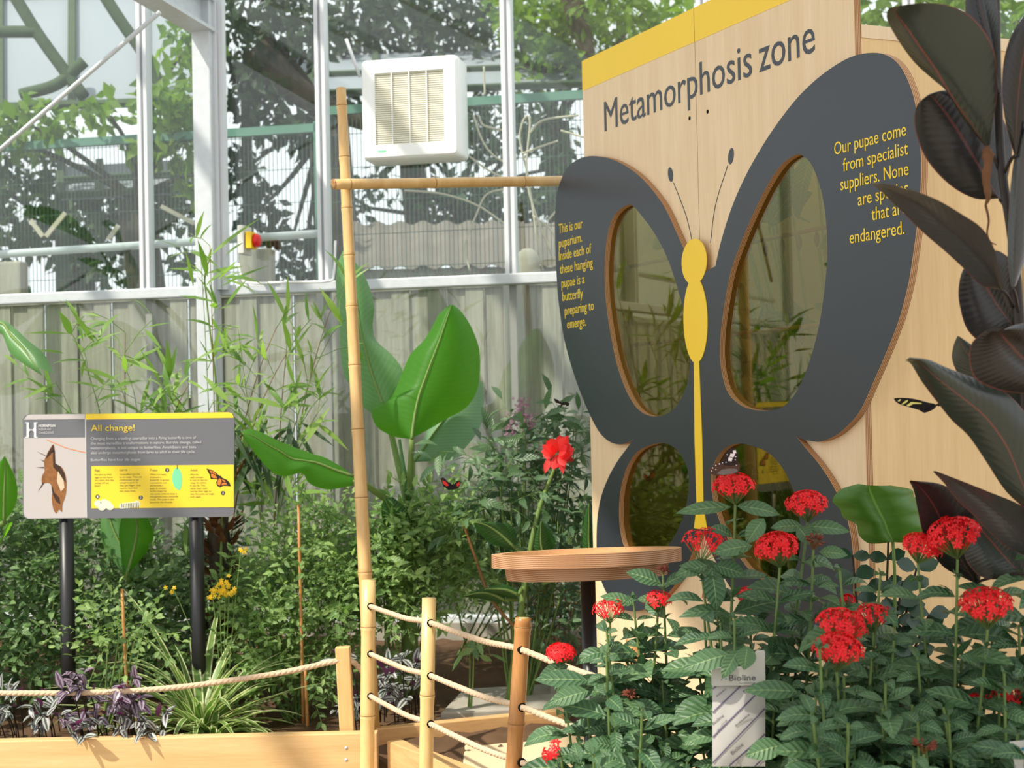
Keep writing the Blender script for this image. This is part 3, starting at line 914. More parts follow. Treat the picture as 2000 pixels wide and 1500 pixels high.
HL = [tuple(p) for p in catmull([V(*uv_of(*p, NF)) for p in winL], 3, True)]
HUR = [tuple(p) for p in catmull([V(*uv_of(*p, NF)) for p in winUR], 3, True)]
mir = lambda L: [(-u, z) for u, z in L[::-1]]
at = lambda n: (lambda p: Buz(p[0], p[1], n))
back = lambda d: -BN * d
mb = MB(); prism(mb, [(UL_B, ZBB), (-.001, ZBB), (-.001, ZBT), (UL_B, ZBT)], [HU, HL], at(0), back(.018)); mb.build('front_panel', [M['ply'], M['ply_edge']], booth, smooth=False)
mb = MB(); prism(mb, [(.001, ZBB), (UR_B, ZBB), (UR_B, ZBT), (.001, ZBT)], [HUR, mir(HL)], at(0), back(.018)); mb.build('front_panel', [M['ply'], M['ply_edge']], booth, smooth=False)
mb = MB(); prism(mb, butter, [HU, HL, HUR, mir(HL)], at(NF), back(.0175)); wings = mb.build('butterfly_wings', [M['charcoal'], M['ply_edge']], booth, smooth=False)
wings['label'] = 'large charcoal butterfly cut out of plywood'
# yellow band in two lengths
for a, b in ((UL_B, -.0015), (.0015, UR_B)):
    mb = MB(); prism(mb, [(a, 2.394), (b, 2.394), (b, ZBT), (a, ZBT)], [], at(.0008), back(.0007), 0, 0); mb.build('yellow_band', M['yellow'], booth, smooth=False)
# body and antennae
bt = NF + .0015
hd = uv_of(1373, 508, NF); hx = (uv_of(1398, 508, NF)[0] - uv_of(1348, 508, NF)[0]) / 2; hzv = (uv_of(1373, 465, NF)[1] - uv_of(1373, 556, NF)[1]) / 2
mb = MB(); prism(mb, ellipse(0, hd[1], hx, hzv), [], at(bt), back(.002), 0, 0); mb.build('butterfly_head', M['yellow'], booth, smooth=False)
tz0, tz1 = uv_of(1375, 538, NF)[1], uv_of(1376, 708, NF)[1]; tx = (uv_of(1398, 620, NF)[0] - uv_of(1350.5, 620, NF)[0]) / 2
mb = MB(); prism(mb, ellipse(0, (tz0 + tz1) / 2, tx, (tz0 - tz1) / 2, 0, 36), [], at(bt + .0004), back(.0024), 0, 0); mb.build('butterfly_thorax', M['yellow'], booth, smooth=False)
zz = [uv_of(1376, y, NF)[1] for y in (700, 860, 985, 1012, 1034)]
mb = MB(); ws = (.013, .019, .0172, .025, .034)
prism(mb, [(-w, z) for w, z in zip(ws, zz)] + [(w, z) for w, z in zip(ws[::-1], zz[::-1])], [], at(bt), back(.002), 0, 0); mb.build('butterfly_abdomen', M['yellow'], booth, smooth=False)
for sgn, (kx, ky), (ax, ay), (bx, by), (cx, cy) in ((-1, (1310, 341), (1316, 357), (1340, 420), (1353, 474)), (1, (1428, 305), (1422, 322), (1398, 400), (1388, 474))):
    mb = MB(); k = uv_of(kx, ky, 0); prism(mb, ellipse(k[0], k[1], .0125, .021, -sgn * .3), [], at(.0012), back(.0011), 0, 0)
    tube(mb, [Buz(*uv_of(x, y, 0), .0006) for x, y in [tuple(q) for q in catmull([V(ax, ay), V(bx, by), V(cx, cy)], 6)]], .0011, 5)
    mb.build('antenna', M['charcoal'], booth, smooth=False)
for px, py in ((1347, 231), (1382, 218)):
    mb = MB(); u, z = uv_of(px, py, 0); prism(mb, ellipse(u, z, .0055, .0055, 0, 14), [], at(.0004), back(.0004), 0, 0); mb.build('screw_hole', M['dark_hole'], booth, smooth=False)
# glazing
for nm, L in (('left upper', HU), ('left lower', HL), ('right upper', HUR), ('right lower', mir(HL))):
    mb = MB(); c = np.mean(np.array(L), axis=0)
    prism(mb, [tuple(c + (np.array(p) - c) * .999) for p in L], [], at(.003), back(.003), 0, 0); mb.build('window_pane', M['pane'], booth, smooth=False)
# lettering
def line(mb, s, x0, y0, x1, y1, cap, n, bold=0.0):
    lettering(mb, s, Bn(x0, y0, n), Bn(x1, y1, n), cap, UPZ, BN, bold=bold)


for s, x0, y0, x1, y1 in (('Metamorphosis', 1181, 257, 1469, 147), ('zone', 1483, 141.5, 1592, 100.5)):
    mb = MB(); lettering(mb, s, Bn(x0, y0, .0005), Bn(x1, y1, .0005), .087, UPZ, BN)
    mb.build('title_lettering', M['charcoal'], booth, smooth=False)
mb = MB()
for s, x0, y0, x1, y1 in (('This is our', 1091.5, 456, 1138, 445), ('puparium.', 1092, 484, 1137, 472), ('Inside each of', 1092, 509, 1155, 494), ('these hanging', 1094, 535, 1158, 521), ('pupae is a', 1097, 562, 1142, 553),
                          ('butterfly', 1099, 588, 1139, 581), ('preparing to', 1103.5, 616, 1160, 605), ('emerge.', 1108, 642, 1145, 636)):
    line(mb, s, x0, y0, x1, y1, .0285, NF + .0003)
mb.build('wing_text', M['lettering_yellow'], booth, smooth=False)
mb = MB()
for s, x0, y0, x1, y1 in (('Our pupae come', 1630, 303, 1770, 264), ('from specialist', 1647, 335, 1774, 301), ('suppliers. None', 1642, 372, 1775, 341), ('are species', 1676, 402, 1774, 378), ('that are', 1703, 431, 1771, 416), ('endangered.', 1660, 476, 1767, 457)):
    line(mb, s, x0, y0, x1, y1, .0285, NF + .0003)
mb.build('wing_text', M['lettering_yellow'], booth, smooth=False)
# sides, roof, back
SDEP = .72
zside = Bn(1672, 52, -.02)[2]
def wallbox(u0, u1, n0, n1, z0, z1, name, m='ply'):
    mb = MB(); obox(mb, (Buz(u0, z0, n0) + Buz(u1, z1, n1)) / 2, BU * (u1 - u0) / 2, BN * (n0 - n1) / 2, UPZ * (z1 - z0) / 2)
    return mb.build(name, M[m], booth, smooth=False)


wallbox(UR_B - .018, UR_B - .0005, -.0182, -SDEP - .6, ZBB, zside - .03, 'side_panel', 'ply_side')
wallbox(UR_B - .022, UR_B - .0185, -.0182, -SDEP, ZBB, zside - .03, 'lining', 'lining')
wallbox(UR_B - .03, UR_B + .002, -.0182, -SDEP - .6, zside - .03, zside, 'top_rail')
wallbox(UL_B, UL_B + .018, -.0182, -SDEP, ZBB, zside, 'side_panel', 'lining')
wallbox(UL_B, UR_B - .03, -SDEP - .018, -SDEP, ZBB, zside, 'back_panel', 'lining')
wallbox(UL_B, UR_B - .035, -SDEP - .018, -SDEP + .03, zside, zside + .018, 'top_rail')
for z in (1.62, 1.86):
    mb = MB(); tube(mb, [Buz(UL_B + .02, z, -.14), Buz(UR_B - .02, z, -.14)], .006); mb.build('hanging_rod', M['stem_brown'], booth)
mb = MB(); pz = [0, -.004, -.010, -.018, -.028, -.036, -.040]; pr = [.0012, .003, .006, .0075, .007, .004, .001]
tube(mb, [V(0, 0, z) for z in pz], pr, 10)
pu0 = mb.build('pupa', M['pupa'])
k = 0
for z in (1.62, 1.86):
    for u in np.linspace(.10, .56, 7):
        q = Buz(u, z - .005, -.14)
        o = pu0 if k == 0 else pu0.copy()
        if k: COL.objects.link(o)
        o.location = tuple(q); k += 1
        tag(o, 'small brown pupa hanging on a rod behind the big right wing window', 'pupa', 'pupae hanging in the booth')

# ================================================================== information sign
sg = thing('information_sign', 'grey and yellow information sign headed All change! on two black posts', 'sign', V(P(250, 1010, SY)[0], SY, .45))


def sprism(name, pts, n, m, holes=(), d=.0012, parent=None):
    mb = MB(); prism(mb, pts, list(holes), lambda p: S(p[0], p[1], n), V(0, d, 0), 0, 0); return mb.build(name, M[m], parent or sg, smooth=False)


def rpx(x0, y0, x1, y1, r, k=6, tilt=-.012):
    out = []
    for cx, cy, a0 in ((x1 - r, y1 - r, 0), (x0 + r, y1 - r, 90), (x0 + r, y0 + r, 180), (x1 - r, y0 + r, 270)):
        out += [(cx + r * math.cos(math.radians(a0 + 90 * j / k)), cy + r * math.sin(math.radians(a0 + 90 * j / k))) for j in range(k + 1)]
    return [(x, y + tilt * (x - x0)) for x, y in out]


T_ = lambda x, y: (x, y - .012 * (x - 45))
pan = sprism('sign_panel', rpx(44.5, 809.5, 457.5, 1014, 12), .006, 'sign_grey', d=.008)
sprism('picture_panel', [T_(*q) for q in ((46, 856), (167, 856), (169, 1012.5), (55, 1013), (48, 1008), (46, 1000))], .0068, 'sign_pale', d=.0008)
sprism('pale_strip', [T_(*q) for q in ((48, 818), (53, 811.5), (60, 810), (166.5, 810), (166.5, 820), (46, 820))], .0068, 'sign_pale', d=.0008)
sprism('yellow_strip', [T_(*q) for q in ((167, 810), (446, 810), (453, 812), (456, 819), (456, 821), (167, 821))], .0068, 'sign_yellow', d=.0008)
sprism('divider', [T_(*q) for q in ((166, 820), (168, 820), (170, 1013), (168, 1013))], .0070, 'print_dim', d=.0009)
ypan = sprism('yellow_panel', [T_(*q) for q in ((178.5, 912), (456.5, 912.5), (456.5, 995.5), (178.5, 994.5))], .0070, 'sign_yellow', d=.0009)


def sline(mb, s, x0, y0, x1, capx, n=.0074, bold=0.0):
    a, b = S(*T_(x0, y0), n), S(*T_(x1, y0), n)
    lettering(mb, s, a, b, capx / F * SY, UPZ, V(0, -1, 0), .0003, bold)


mb = MB(); sline(mb, 'All change!', 178, 843.5, 263, 11.8, bold=.002); mb.build('heading_lettering', M['sign_yellow'], sg, smooth=False)
mb = MB()
for i, (s, x1) in enumerate((('Changing from a crawling caterpillar into a flying butterfly is one of', 383), ('the most incredible transformations in nature. But this change, called', 393),
                             ('metamorphosis, is not unique to butterflies. Amphibians and bees', 383), ('also undergo metamorphosis from larva to adult in their life cycle.', 381))):
    sline(mb, s, 177.5, 861 + 9.2 * i, x1, 5.4)
sline(mb, 'Butterflies have four life stages:', 177.5, 902.5, 275, 5.4); mb.build('body_lettering', M['print_dim'], sg, smooth=False)
mb = MB()
for x0, t_, y0, lines in ((185, 'Egg', 922, ('Females lay their', 'eggs on the leaves', 'of a plant that the', 'young will eat', 'later.')),
                          (234, 'Larva', 922, ('Caterpillars are the', 'larval stage. They eat', 'continuously to get', 'enough to grow. As', 'they get bigger, they', 'need to shed their', 'skin many times.')),
                          (293, 'Pupa', 923, ('When it is ready', 'to become a', 'butterfly, it grows', 'a protective case', 'and becomes a', 'pupa. It remains', 'in this stage for', 'two weeks while its body is', 'reorganised into a butterfly', 'inside. The pupa is also', 'known as the chrysalis.')),
                          (371.5, 'Adult', 924, ('When the', 'adult emerges', 'it has to let its', 'wings dry before', 'it can fly. The', 'adults feed, mate', 'and lay their eggs so', 'that the cycle can begin', 'over again.'))):
    sline(mb, t_, x0, y0, x0 + (9.5 if t_ == 'Egg' else 14.5), 4.3)
    for i, s in enumerate(lines): sline(mb, s, x0, y0 + 8 + 5.45 * i, x0 + 1.95 * len(s), 3.0)
mb.build('stage_lettering', M['print_grey'], sg, smooth=False)
mb = MB()
bl = lambda sx: [T_(49 + sx * x, 825 + y) for x, y in ((0, 0), (7, 0), (7, 11), (9.5, 14.2), (12.2, 14.2), (12.2, 15.8), (9.5, 15.8), (7, 19), (7, 30), (0, 30), (0, 28.5), (3, 28.5), (3, 1.5), (0, 1.5))]
def mk(f): prism(mb, f, [], lambda p: S(p[0], p[1], .0076), V(0, .0008, 0), 0, 0)
mk(bl(1)); mk([(98 + 24.5 - (x - 49) - 49 + 0, y) for x, y in bl(1)][::-1])
mb.build('emblem', M['print_white'], sg, smooth=False)
mb = MB(); sline(mb, 'HORNIMAN', 75.5, 834.5, 108, 5.0, bold=.008); mb.build('emblem_lettering', M['print_white'], sg, smooth=False)
mb = MB(); sline(mb, 'MUSEUM AND', 75.5, 841, 100, 4.0); sline(mb, 'GARDENS', 75.5, 847.5, 105, 4.2); mb.build('emblem_lettering', M['print_dim'], sg, smooth=False)
# printed pictures
mb = MB(); cm = [(91, 859), (108, 866), (130, 875), (150, 880), (167, 884)]
cc = catmull([V(*q) for q in cm], 4)
prism(mb, [(q[0], q[1] - .7) for q in cc] + [(q[0], q[1] + .7) for q in cc[::-1]], [], lambda p: S(p[0], p[1], .0074), V(0, .0006, 0), 0, 0); mb.build('printed_twig', M['print_orange'], sg, smooth=False)
pup = [(104, 868), (107, 880), (108, 905), (119, 911), (127, 925), (130, 945), (128, 968), (122, 985), (121, 1000), (115, 995), (110, 1003), (104, 994), (101, 972), (103, 955), (98, 945), (91, 943), (82, 944), (82, 930), (87, 920), (86, 902), (91, 888), (97, 877)]
sprism('printed_pupa', [tuple(q) for q in catmull([V(*q) for q in pup], 3, True)], .0074, 'print_brown', d=.0006)
mb = MB()
for pp_ in ([(104, 868), (106, 880), (96, 890), (89, 897), (94, 884)], [(103, 880), (107, 880), (108, 905), (118, 911), (126, 925), (129, 943), (122, 935), (112, 922), (104, 912)], [(100, 944), (106, 962), (116, 972), (118, 985), (110, 980), (103, 966), (101, 955)],
            [(86, 900), (78, 897), (86, 902)], [(86, 912), (70, 913), (86, 914.5)], [(84, 942), (74, 960), (86, 944)], [(88, 889), (72, 882), (89, 891)]):
    prism(mb, pp_, [], lambda p: S(p[0], p[1], .0077), V(0, .0003, 0), 0, 0)
mb.build('printed_pupa_marks', M['print_darkbrown'], sg, smooth=False)
mb = MB(); prism(mb, [(113, 920), (124, 938), (126, 952), (119, 960), (111, 940)], [], lambda p: S(p[0], p[1], .0078), V(0, .0003, 0), 0, 0); mb.build('printed_pupa_highlight', M['print_cream'], sg, smooth=False)
mb = MB()
for x, y, r in ((191, 983, 7), (199, 990, 8), (209, 985, 8.5), (215, 990, 7), (203, 981, 7)): prism(mb, ellipse(x, y, r, r * .9, 0, 16), [], lambda p: S(p[0], p[1], .0074 + r * 1e-5), V(0, .0005, 0), 0, 0)
mb.build('printed_eggs', M['print_egg'], sg, smooth=False)
sprism('printed_caterpillar', [tuple(q) for q in catmull([V(*q) for q in ((233, 990), (235, 984), (246, 982), (258, 981), (266, 978), (273, 980), (274, 986), (268, 990), (250, 992), (236, 993))], 3, True)], .0074, 'print_egg', d=.0005)
mb = MB()
for i in range(11): prism(mb, [(237 + 3.2 * i, 984 - .25 * i), (238.3 + 3.2 * i, 984 - .25 * i), (238.8 + 3.2 * i, 991.5), (237.6 + 3.2 * i, 991.5)], [], lambda p: S(p[0], p[1], .0077), V(0, .0003, 0), 0, 0)
mb.build('printed_caterpillar_bands', M['print_dark'], sg, smooth=False)
mb = MB(); prism(mb, [(345.6, 908), (346.6, 908), (346.8, 916), (345.4, 916)], [], lambda p: S(p[0], p[1], .0076), V(0, .0004, 0), 0, 0); mb.build('printed_stalk', M['print_dark'], sg, smooth=False)
sprism('printed_chrysalis', [tuple(q) for q in catmull([V(*q) for q in ((346, 913), (352, 919), (355, 930), (355, 945), (352, 955), (348, 957), (340, 950), (336, 935), (338, 922), (341, 916))], 3, True)], .0075, 'print_mint', d=.0006)
bw = [(403, 915), (412, 917), (421, 922), (428, 929), (431, 929), (434, 933), (443, 937), (448, 942), (451, 950), (443, 949), (436, 949), (430, 952), (424, 949), (422, 942), (425, 936), (418, 936), (411, 935), (410, 928), (407, 923)]
sprism('printed_butterfly', bw, .0074, 'print_black', d=.0005)
mb = MB()
for q in ([(409, 918.5), (414, 919.5), (415, 924), (411, 923)], [(415, 920), (421, 924), (423, 928), (416, 924)], [(412, 925), (417, 926), (423, 931), (424, 934), (417, 934), (413, 932)], [(428, 934), (431, 935), (433, 941), (429, 949), (425, 946), (425, 940)], [(433, 936), (439, 938), (441, 941), (436, 941)], [(434, 943), (442, 943), (443, 946), (436, 947), (432, 948)]):
    prism(mb, q, [], lambda p: S(p[0], p[1], .0078), V(0, .0003, 0), 0, 0)
mb.build('printed_butterfly_patches', M['print_orange'], sg, smooth=False)
mb = MB(); nb = MB()
for s, x, y in (('1', 190.5, 970), ('2', 275, 972), ('3', 326.5, 918), ('4', 435.5, 963)):
    prism(mb, ellipse(x, y, 4.2, 4.2, 0, 18), [], lambda p: S(p[0], p[1], .0076), V(0, .0004, 0), 0, 0)
    a, b = S(x - 1.2, y + 2.4, .0079), S(x + 1.2, y + 2.4, .0079); lettering(nb, s, a, b, 4.6 / F * SY, UPZ, V(0, -1, 0), .0002)
mb.build('number_disc', M['print_dark'], sg, smooth=False); nb.build('numbers', M['print_white'], sg, smooth=False)
for px, pb in ((129, 1395), (383, 1420)):
    mb = MB(); t = P(px, 990, SY + .022); tube(mb, [V(t[0], t[1], .30), t], .0225, 16); mb.build('post', M['black'], sg)

# ================================================================== round feeding table
ty = 3.30
tc = P(1145, 1076, ty); tr_ = 185 / F * ty
zt = tc[2]
tb = thing('feeding_table', 'round plywood feeding table with a raised rim on one dark post', 'table', V(tc[0], ty, 0))
mb = MB(); zr = .027
prof = [(tr_ - .022, -.010), (tr_ - .020, 0), (tr_, 0), (tr_, -zr), (tr_ * .60, -zr)]
n = 96
tl = lambda x, y: .019 * x - .052 * y      # the top leans a little
ring = [[V(tc[0] + r * math.cos(2 * math.pi * j / n), ty + r * math.sin(2 * math.pi * j / n), zt + z + tl(r * math.cos(2 * math.pi * j / n), r * math.sin(2 * math.pi * j / n))) for j in range(n)] for r, z in [(0.0001, -.010)] + prof + [(.0001, -zr)]]
pts = [p for L in ring for p in L]
for i in range(len(ring) - 1):
    mb.add(ring[i] + ring[i + 1], [(j, (j + 1) % n, n + (j + 1) % n, n + j) for j in range(n)], mi=1 if i in (3,) else 0)
mb.build('rim_tray', [M['table_ply'], M['ply_edge_flat']], tb, smooth=False)
mb = MB(); r2 = tr_ * .865; r3 = tr_ * .845; z2 = zt - zr - .0002
R_ = [[V(tc[0] + r * math.cos(2 * math.pi * j / n), ty + r * math.sin(2 * math.pi * j / n), z + tl(r * math.cos(2 * math.pi * j / n), r * math.sin(2 * math.pi * j / n))) for j in range(n)] for r, z in ((.0001, z2), (r2, z2), (r3, z2 - .027), (.0001, z2 - .027))]
for i in range(3): mb.add(R_[i] + R_[i + 1], [(j, (j + 1) % n, n + (j + 1) % n, n + j) for j in range(n)], mi=1 if i == 1 else 0)
mb.build('lower_disc', [M['table_ply'], M['ply_edge_flat']], tb, smooth=False)
mb = MB(); tube(mb, [V(tc[0] + .002, ty, 0), V(tc[0] + .002, ty, z2 - .026)], .0155, 20); mb.build('post', M['black'], tb)
mb = MB(); tube(mb, [V(tc[0], ty, 0), V(tc[0], ty, .012)], .14, 32); mb.build('base_plate', M['charcoal'], tb)


# ================================================================== bamboo
def cane(name, label, p0, p1, r0, r1, nodes, m, group=None, hollow=False):
    """a bamboo pole from p0 to p1 with swollen joints at the fractions in nodes"""
    p0, p1 = np.asarray(p0, float), np.asarray(p1, float); L = np.linalg.norm(p1 - p0)
    ts = [(0, 1)]; ring = []
    for f in nodes:
        d = .006 / L
        ts += [(f - 5 * d, .985), (f - 1.6 * d, 1.03), (f - .4 * d, 1.10), (f + .1 * d, 1.02), (f + .5 * d, 1.07), (f + 2 * d, 1.0)]; ring.append(f)
    ts.append((1, 1)); ts.sort()
    t = thing(name, label, 'pole', p0, group)
    mb = MB(); tube(mb, [lerp(p0, p1, a) for a, _ in ts], [(r0 + (r1 - r0) * a) * k for a, k in ts], 18); mb.build('culm', M[m], t)
    for f in ring:
        mb = MB(); q0, q1 = lerp(p0, p1, f - .0012 / L), lerp(p0, p1, f + .0012 / L); r = (r0 + (r1 - r0) * f) * 1.085
        tube(mb, [q0, q1], r, 18); mb.build('joint', M['node'], t)
    return t


ypole = 4.66
pb, ptp = P(716, 1180, ypole), P(666, 172, ypole + .06)
dirp = (pb - ptp) / (pb[2] - ptp[2])
pb0 = pb + dirp * (.46 - pb[2])
fr = lambda py: (P(700, py, ypole)[2] - pb0[2]) / (ptp[2] - pb0[2])
cane('bamboo_pole', 'tall slim bamboo pole rising beside the short fence posts', pb0, ptp, .0215, .0148, [fr(y) for y in (1118, 972, 838, 712, 596, 495, 402, 300, 198)], 'bamboo')
c0, c1 = P(650, 360, 4.64), P(1140, 353, 5.12)
cb = cane('bamboo_crossbar', 'horizontal bamboo cane crossing from the tall pole to the butterfly board', c0, c1, .0155, .0165, [.06, .38, .74], 'bamboo')
mb = MB(); tube(mb, [c0, c0 + norm(c1 - c0) * .004], .0158, 16); mb.build('cut_end', M['bamboo_brown'], cb)

zf = P(720, 1133, 4.42)[2]
def fence_post(px, py, pxb, Y, rad, label, nodes_py, m):
    top = P(px, py, Y); b1 = P(pxb, 1500, Y); d = (b1 - top) / (b1[2] - top[2]); bot = top + d * (0 - top[2])
    fr_ = lambda y: (P(px, y, Y)[2] - bot[2]) / (top[2] - bot[2])
    o = cane('bamboo_post', label, bot, top, rad, rad, [.12, .35] + [fr_(y) for y in nodes_py], m, 'bamboo rope fence posts')
    mb = MB(); tube(mb, [top + d * -.0002, top + UPZ * .0006], rad * .8, 16); mb.build('cut_end', M['bamboo_pale'], o)
    return top, bot


def Yfor(px, py, z):
    lo_, hi_ = 2.0, 6.0
    for _ in range(40):
        m_ = (lo_ + hi_) / 2
        if P(px, py, m_)[2] > z: lo_ = m_
        else: hi_ = m_
    return m_


Y2, Y3 = Yfor(838, 1168, zf), Yfor(1020, 1207, zf)
Yp = [4.42, Y2, Y3, 3.13]
print('fence posts', Yp, zf)
tops = [fence_post(720, 1133, 717, Yp[0], .0198, 'pale bamboo fence post furthest left, in front of the tall pole', (1224, 1397), 'bamboo_pale'),
        fence_post(838, 1168, 832, Yp[1], .0175, 'pale bamboo fence post second from the left', (1357,), 'bamboo_pale'),
        fence_post(1022, 1207, 1003, Yp[2], .0178, 'browner leaning bamboo fence post left of the dark table post', (1224, 1413), 'bamboo_brown'),
        fence_post(1238, 1250, 1232, Yp[3], .0160, 'bamboo fence post half hidden in the red flowered shrub', (1400,), 'bamboo_brown')]


def ropeline(name, label, pts, rad, group=None, sag=.012):
    cp = catmull(pts, 10); mb = MB()
    n = len(cp); k = 3
    # three laid strands
    for s in range(3):
        ang0 = 2 * math.pi * s / 3; q = []
        ln = 0
        for i, p in enumerate(cp):
            if i: ln += np.linalg.norm(cp[i] - cp[i - 1])
            t = norm(cp[min(i + 1, n - 1)] - cp[max(i - 1, 0)]); a = norm(np.cross(t, UPZ)); b = np.cross(a, t); w = ang0 + ln * 2 * math.pi / .05
            q.append(p + (a * math.cos(w) + b * math.sin(w)) * rad * .30)
        tube(mb, q, rad * .72, 6)
    return tag(mb.build(name, M['rope']), label, 'rope', group)


for nm, ys, lb in (('rope', (1183, 1215, 1267, 1340), 'topmost of the three ropes threaded through the bamboo fence posts'), ('rope', (1276, 1318, 1379, 1452), 'middle of the three ropes threaded through the bamboo fence posts'), ('rope', (1358, 1412, 1487, 1560), 'lowest of the three ropes threaded through the bamboo fence posts')):
    pts = []
    pxs = (720, 836, 1012, 1236)
    for i in range(4):
        q = P(pxs[i], ys[i], Yp[i])
        if i:
            a = pts[-1]; m1, m2 = lerp(a, q, .33), lerp(a, q, .67); m1[2] -= .004; m2[2] -= .006
            n_ = max(4, int(np.linalg.norm(q - a) / .03)); pts += [m1, m2]
        pts.append(q)
    # resample finely so that the lay of the rope shows
    f_ = catmull(pts, 12)
    ropeline(nm, lb, f_, .0072, 'fence ropes')
    for i in range(3):
        pass
st = thing('timber_stake', 'square timber stake standing at the right end of the raised bed', 'stake', P(678, 1434, 4.545))
mb = MB(); a, b = P(669.5, 1263, 4.545), P(679, 1436, 4.545); b = b + (b - a) * .15
bar(mb, b, a, .041, .036, side=V(1, 0, 0)); bevel(mb.build('shaft', M['stake'], st, smooth=False), .003)
pts = [P(-260, 1350, 4.62), P(-60, 1353, 4.6), P(60, 1354, 4.57), P(200, 1352, 4.545), P(330, 1344, 4.535), P(450, 1329, 4.53), P(560, 1312, 4.53), P(668, 1290, 4.535), P(700, 1302, 4.56), P(716, 1330, 4.60)]
ropeline('rope', 'sagging rope strung across the front of the raised bed to the timber stake', catmull(pts, 6), .0085)

# dark holes where the fence ropes pass through
for i in range(3):
    po = [o for o in COL.objects if o.name.startswith('bamboo_post') and o.parent is None][i]
    for ys in ((1183, 1215, 1267, 1340), (1276, 1318, 1379, 1452), (1358, 1412, 1487, 1560)):
        q = P((720, 836, 1012)[i], ys[i], Yp[i]); e = P((836, 1012, 1236)[i], ys[i + 1], Yp[i + 1]); d = norm(e - q)
        rr = (.0198, .0175, .0178)[i]; k = rr / math.sqrt(d[0] ** 2 + d[1] ** 2)
        mb = MB(); tube(mb, [q + d * (k * .6), q + d * (k + .0012)], .0098, 14); mb.build('rope_hole', M['dark_hole'], po)

# planks
def plank(name, label, a, b, z0, z1, th, m, screws=(), away=1):
    d = norm(np.append(np.asarray(b[:2]) - np.asarray(a[:2]), 0)); s = V(-d[1], d[0], 0) * away
    t = thing(name, label, 'plank', V(a[0], a[1], z0), 'raised bed planks')
    mb = MB(); c = (V(a[0], a[1], 0) + V(b[0], b[1], 0)) / 2 + V(0, 0, (z0 + z1) / 2)
    obox(mb, c + s * th / 2, V(b[0] - a[0], b[1] - a[1], 0) / 2, s * th / 2, UPZ * (z1 - z0) / 2)
    bevel(mb.build('board', M[m], t, smooth=False), .003)
    for q in screws:
        mb = MB(); tube(mb, [q - s * .0004, q + s * .002], .0045, 12); mb.build('screw', M['galv'], t)
    return t


zp = P(400, 1439, 4.47)[2]
plank('plank', 'long pale pine plank across the front of the left raised bed', (-4.6, 4.47), (-.40, 4.47), 0, zp, .045, 'pine', [hit(676, 1461, V(0, 4.469, 0), V(0, 1, 0)), hit(676, 1484, V(0, 4.469, 0), V(0, 1, 0))])
pa = P(735, 1449, 4.45)
plank('plank', 'pale pine plank slanting towards the viewer under the rope fence', (-.372, 4.46), (.33, 3.22), 0, P(740, 1450, 4.44)[2], .045, 'pine_side')
p0, p1 = P(735, 1424, 4.62), P(1112, 1384, 4.86)
plank('plank', 'low pine plank lying across the soil behind the rope fence', p0, p1, .38, p0[2], .04, 'pine_side')
mb = MB(); bar(mb, V(.30, 3.235, .22), V(3.3, 3.235, .22), .04, .44, side=V(0, 1, 0))
tag(mb.build('plank', M['pine_side'], smooth=False), 'pine plank closing the bed under the booth, hidden by the red flowered shrub', 'plank', 'raised bed planks')
# slabs
for k, (q, lb) in enumerate((([(905, 1345), (1075, 1335), (1110, 1378), (860, 1392)], 'flat stone slab lying on the soil behind the low plank'), ([(1060, 1296), (1170, 1292), (1190, 1326), (1075, 1336)], 'flat stone slab lying behind the dark table post'), ([(908, 1446), (1128, 1420), (1190, 1500), (900, 1530)], 'pale sandy slab lit by the sun in front of the low plank'))):
    z = (.52, .55, .468)[k]
    pts = []
    for x, y in q:
        r_ = ray(x, y); pts.append(CAM + r_ * ((z - CAM[2]) / r_[2]))
    mb = MB(); hexa(mb, [p - V(0, 0, .06) for p in pts] + pts); tag(bevel(mb.build('stone_slab', M['sandy' if k == 2 else 'concrete'], smooth=False), .006), lb, 'slab')

# sachet ---------------------------------------------------------
YB = 2.62
sq = thing('sachet', 'white paper sachet with purple stripes hung in the red flowered shrub', 'sachet', P(1442, 1500, YB))


def bq(name, pts, n, m, holes=(), d=.0006, parent=None):
    mb = MB(); prism(mb, pts, list(holes), lambda p: P(p[0], p[1], YB - n), V(0, d, 0), 0, 0); return mb.build(name, M[m], parent or sq, smooth=False)


mb = MB(); K1, K2 = 10, 14; g = []
for j in range(K2 + 1):
    for i in range(K1 + 1):
        s, t = i / K1, j / K2
        x = lerp(1391.5, 1494.5, s); y = lerp(1338, 1497, t)
        puff = .008 * (math.sin(math.pi * s) ** .5 * math.sin(math.pi * min(1, t + .02)) ** .5 if 0 < s < 1 and 0 < t < 1 else 0) + .0012 * math.sin(9 * s + 7 * t) * math.sin(math.pi * s)
        g.append((P(x, y, YB - puff)))
w = K1 + 1
mb.add(g, [(j * w + i, j * w + i + 1, (j + 1) * w + i + 1, (j + 1) * w + i) for j in range(K2) for i in range(K1)])
mb.add([p + V(0, .002 + 2 * (YB - p[1]) * 0, 0) for p in g], [(j * w + i, (j + 1) * w + i, (j + 1) * w + i + 1, j * w + i + 1) for j in range(K2) for i in range(K1)])
mb.build('pouch', M['packet'], sq)
bq('header_card', [(1391, 1306), (1468, 1303), (1468, 1292), (1475, 1283), (1478, 1273), (1494, 1272), (1495, 1338), (1391.5, 1340)], .0095, 'packet_card', d=.012)


def ponpouch(p, n=.0012):
    s = (p[0] - 1391.5) / 103; t = (p[1] - 1338) / 159
    puff = .008 * (max(0, math.sin(math.pi * s)) ** .5 * max(0, math.sin(math.pi * min(1, t + .02))) ** .5) + .0012 * math.sin(9 * s + 7 * t) * math.sin(math.pi * s)
    return P(p[0], p[1], YB - puff - n)


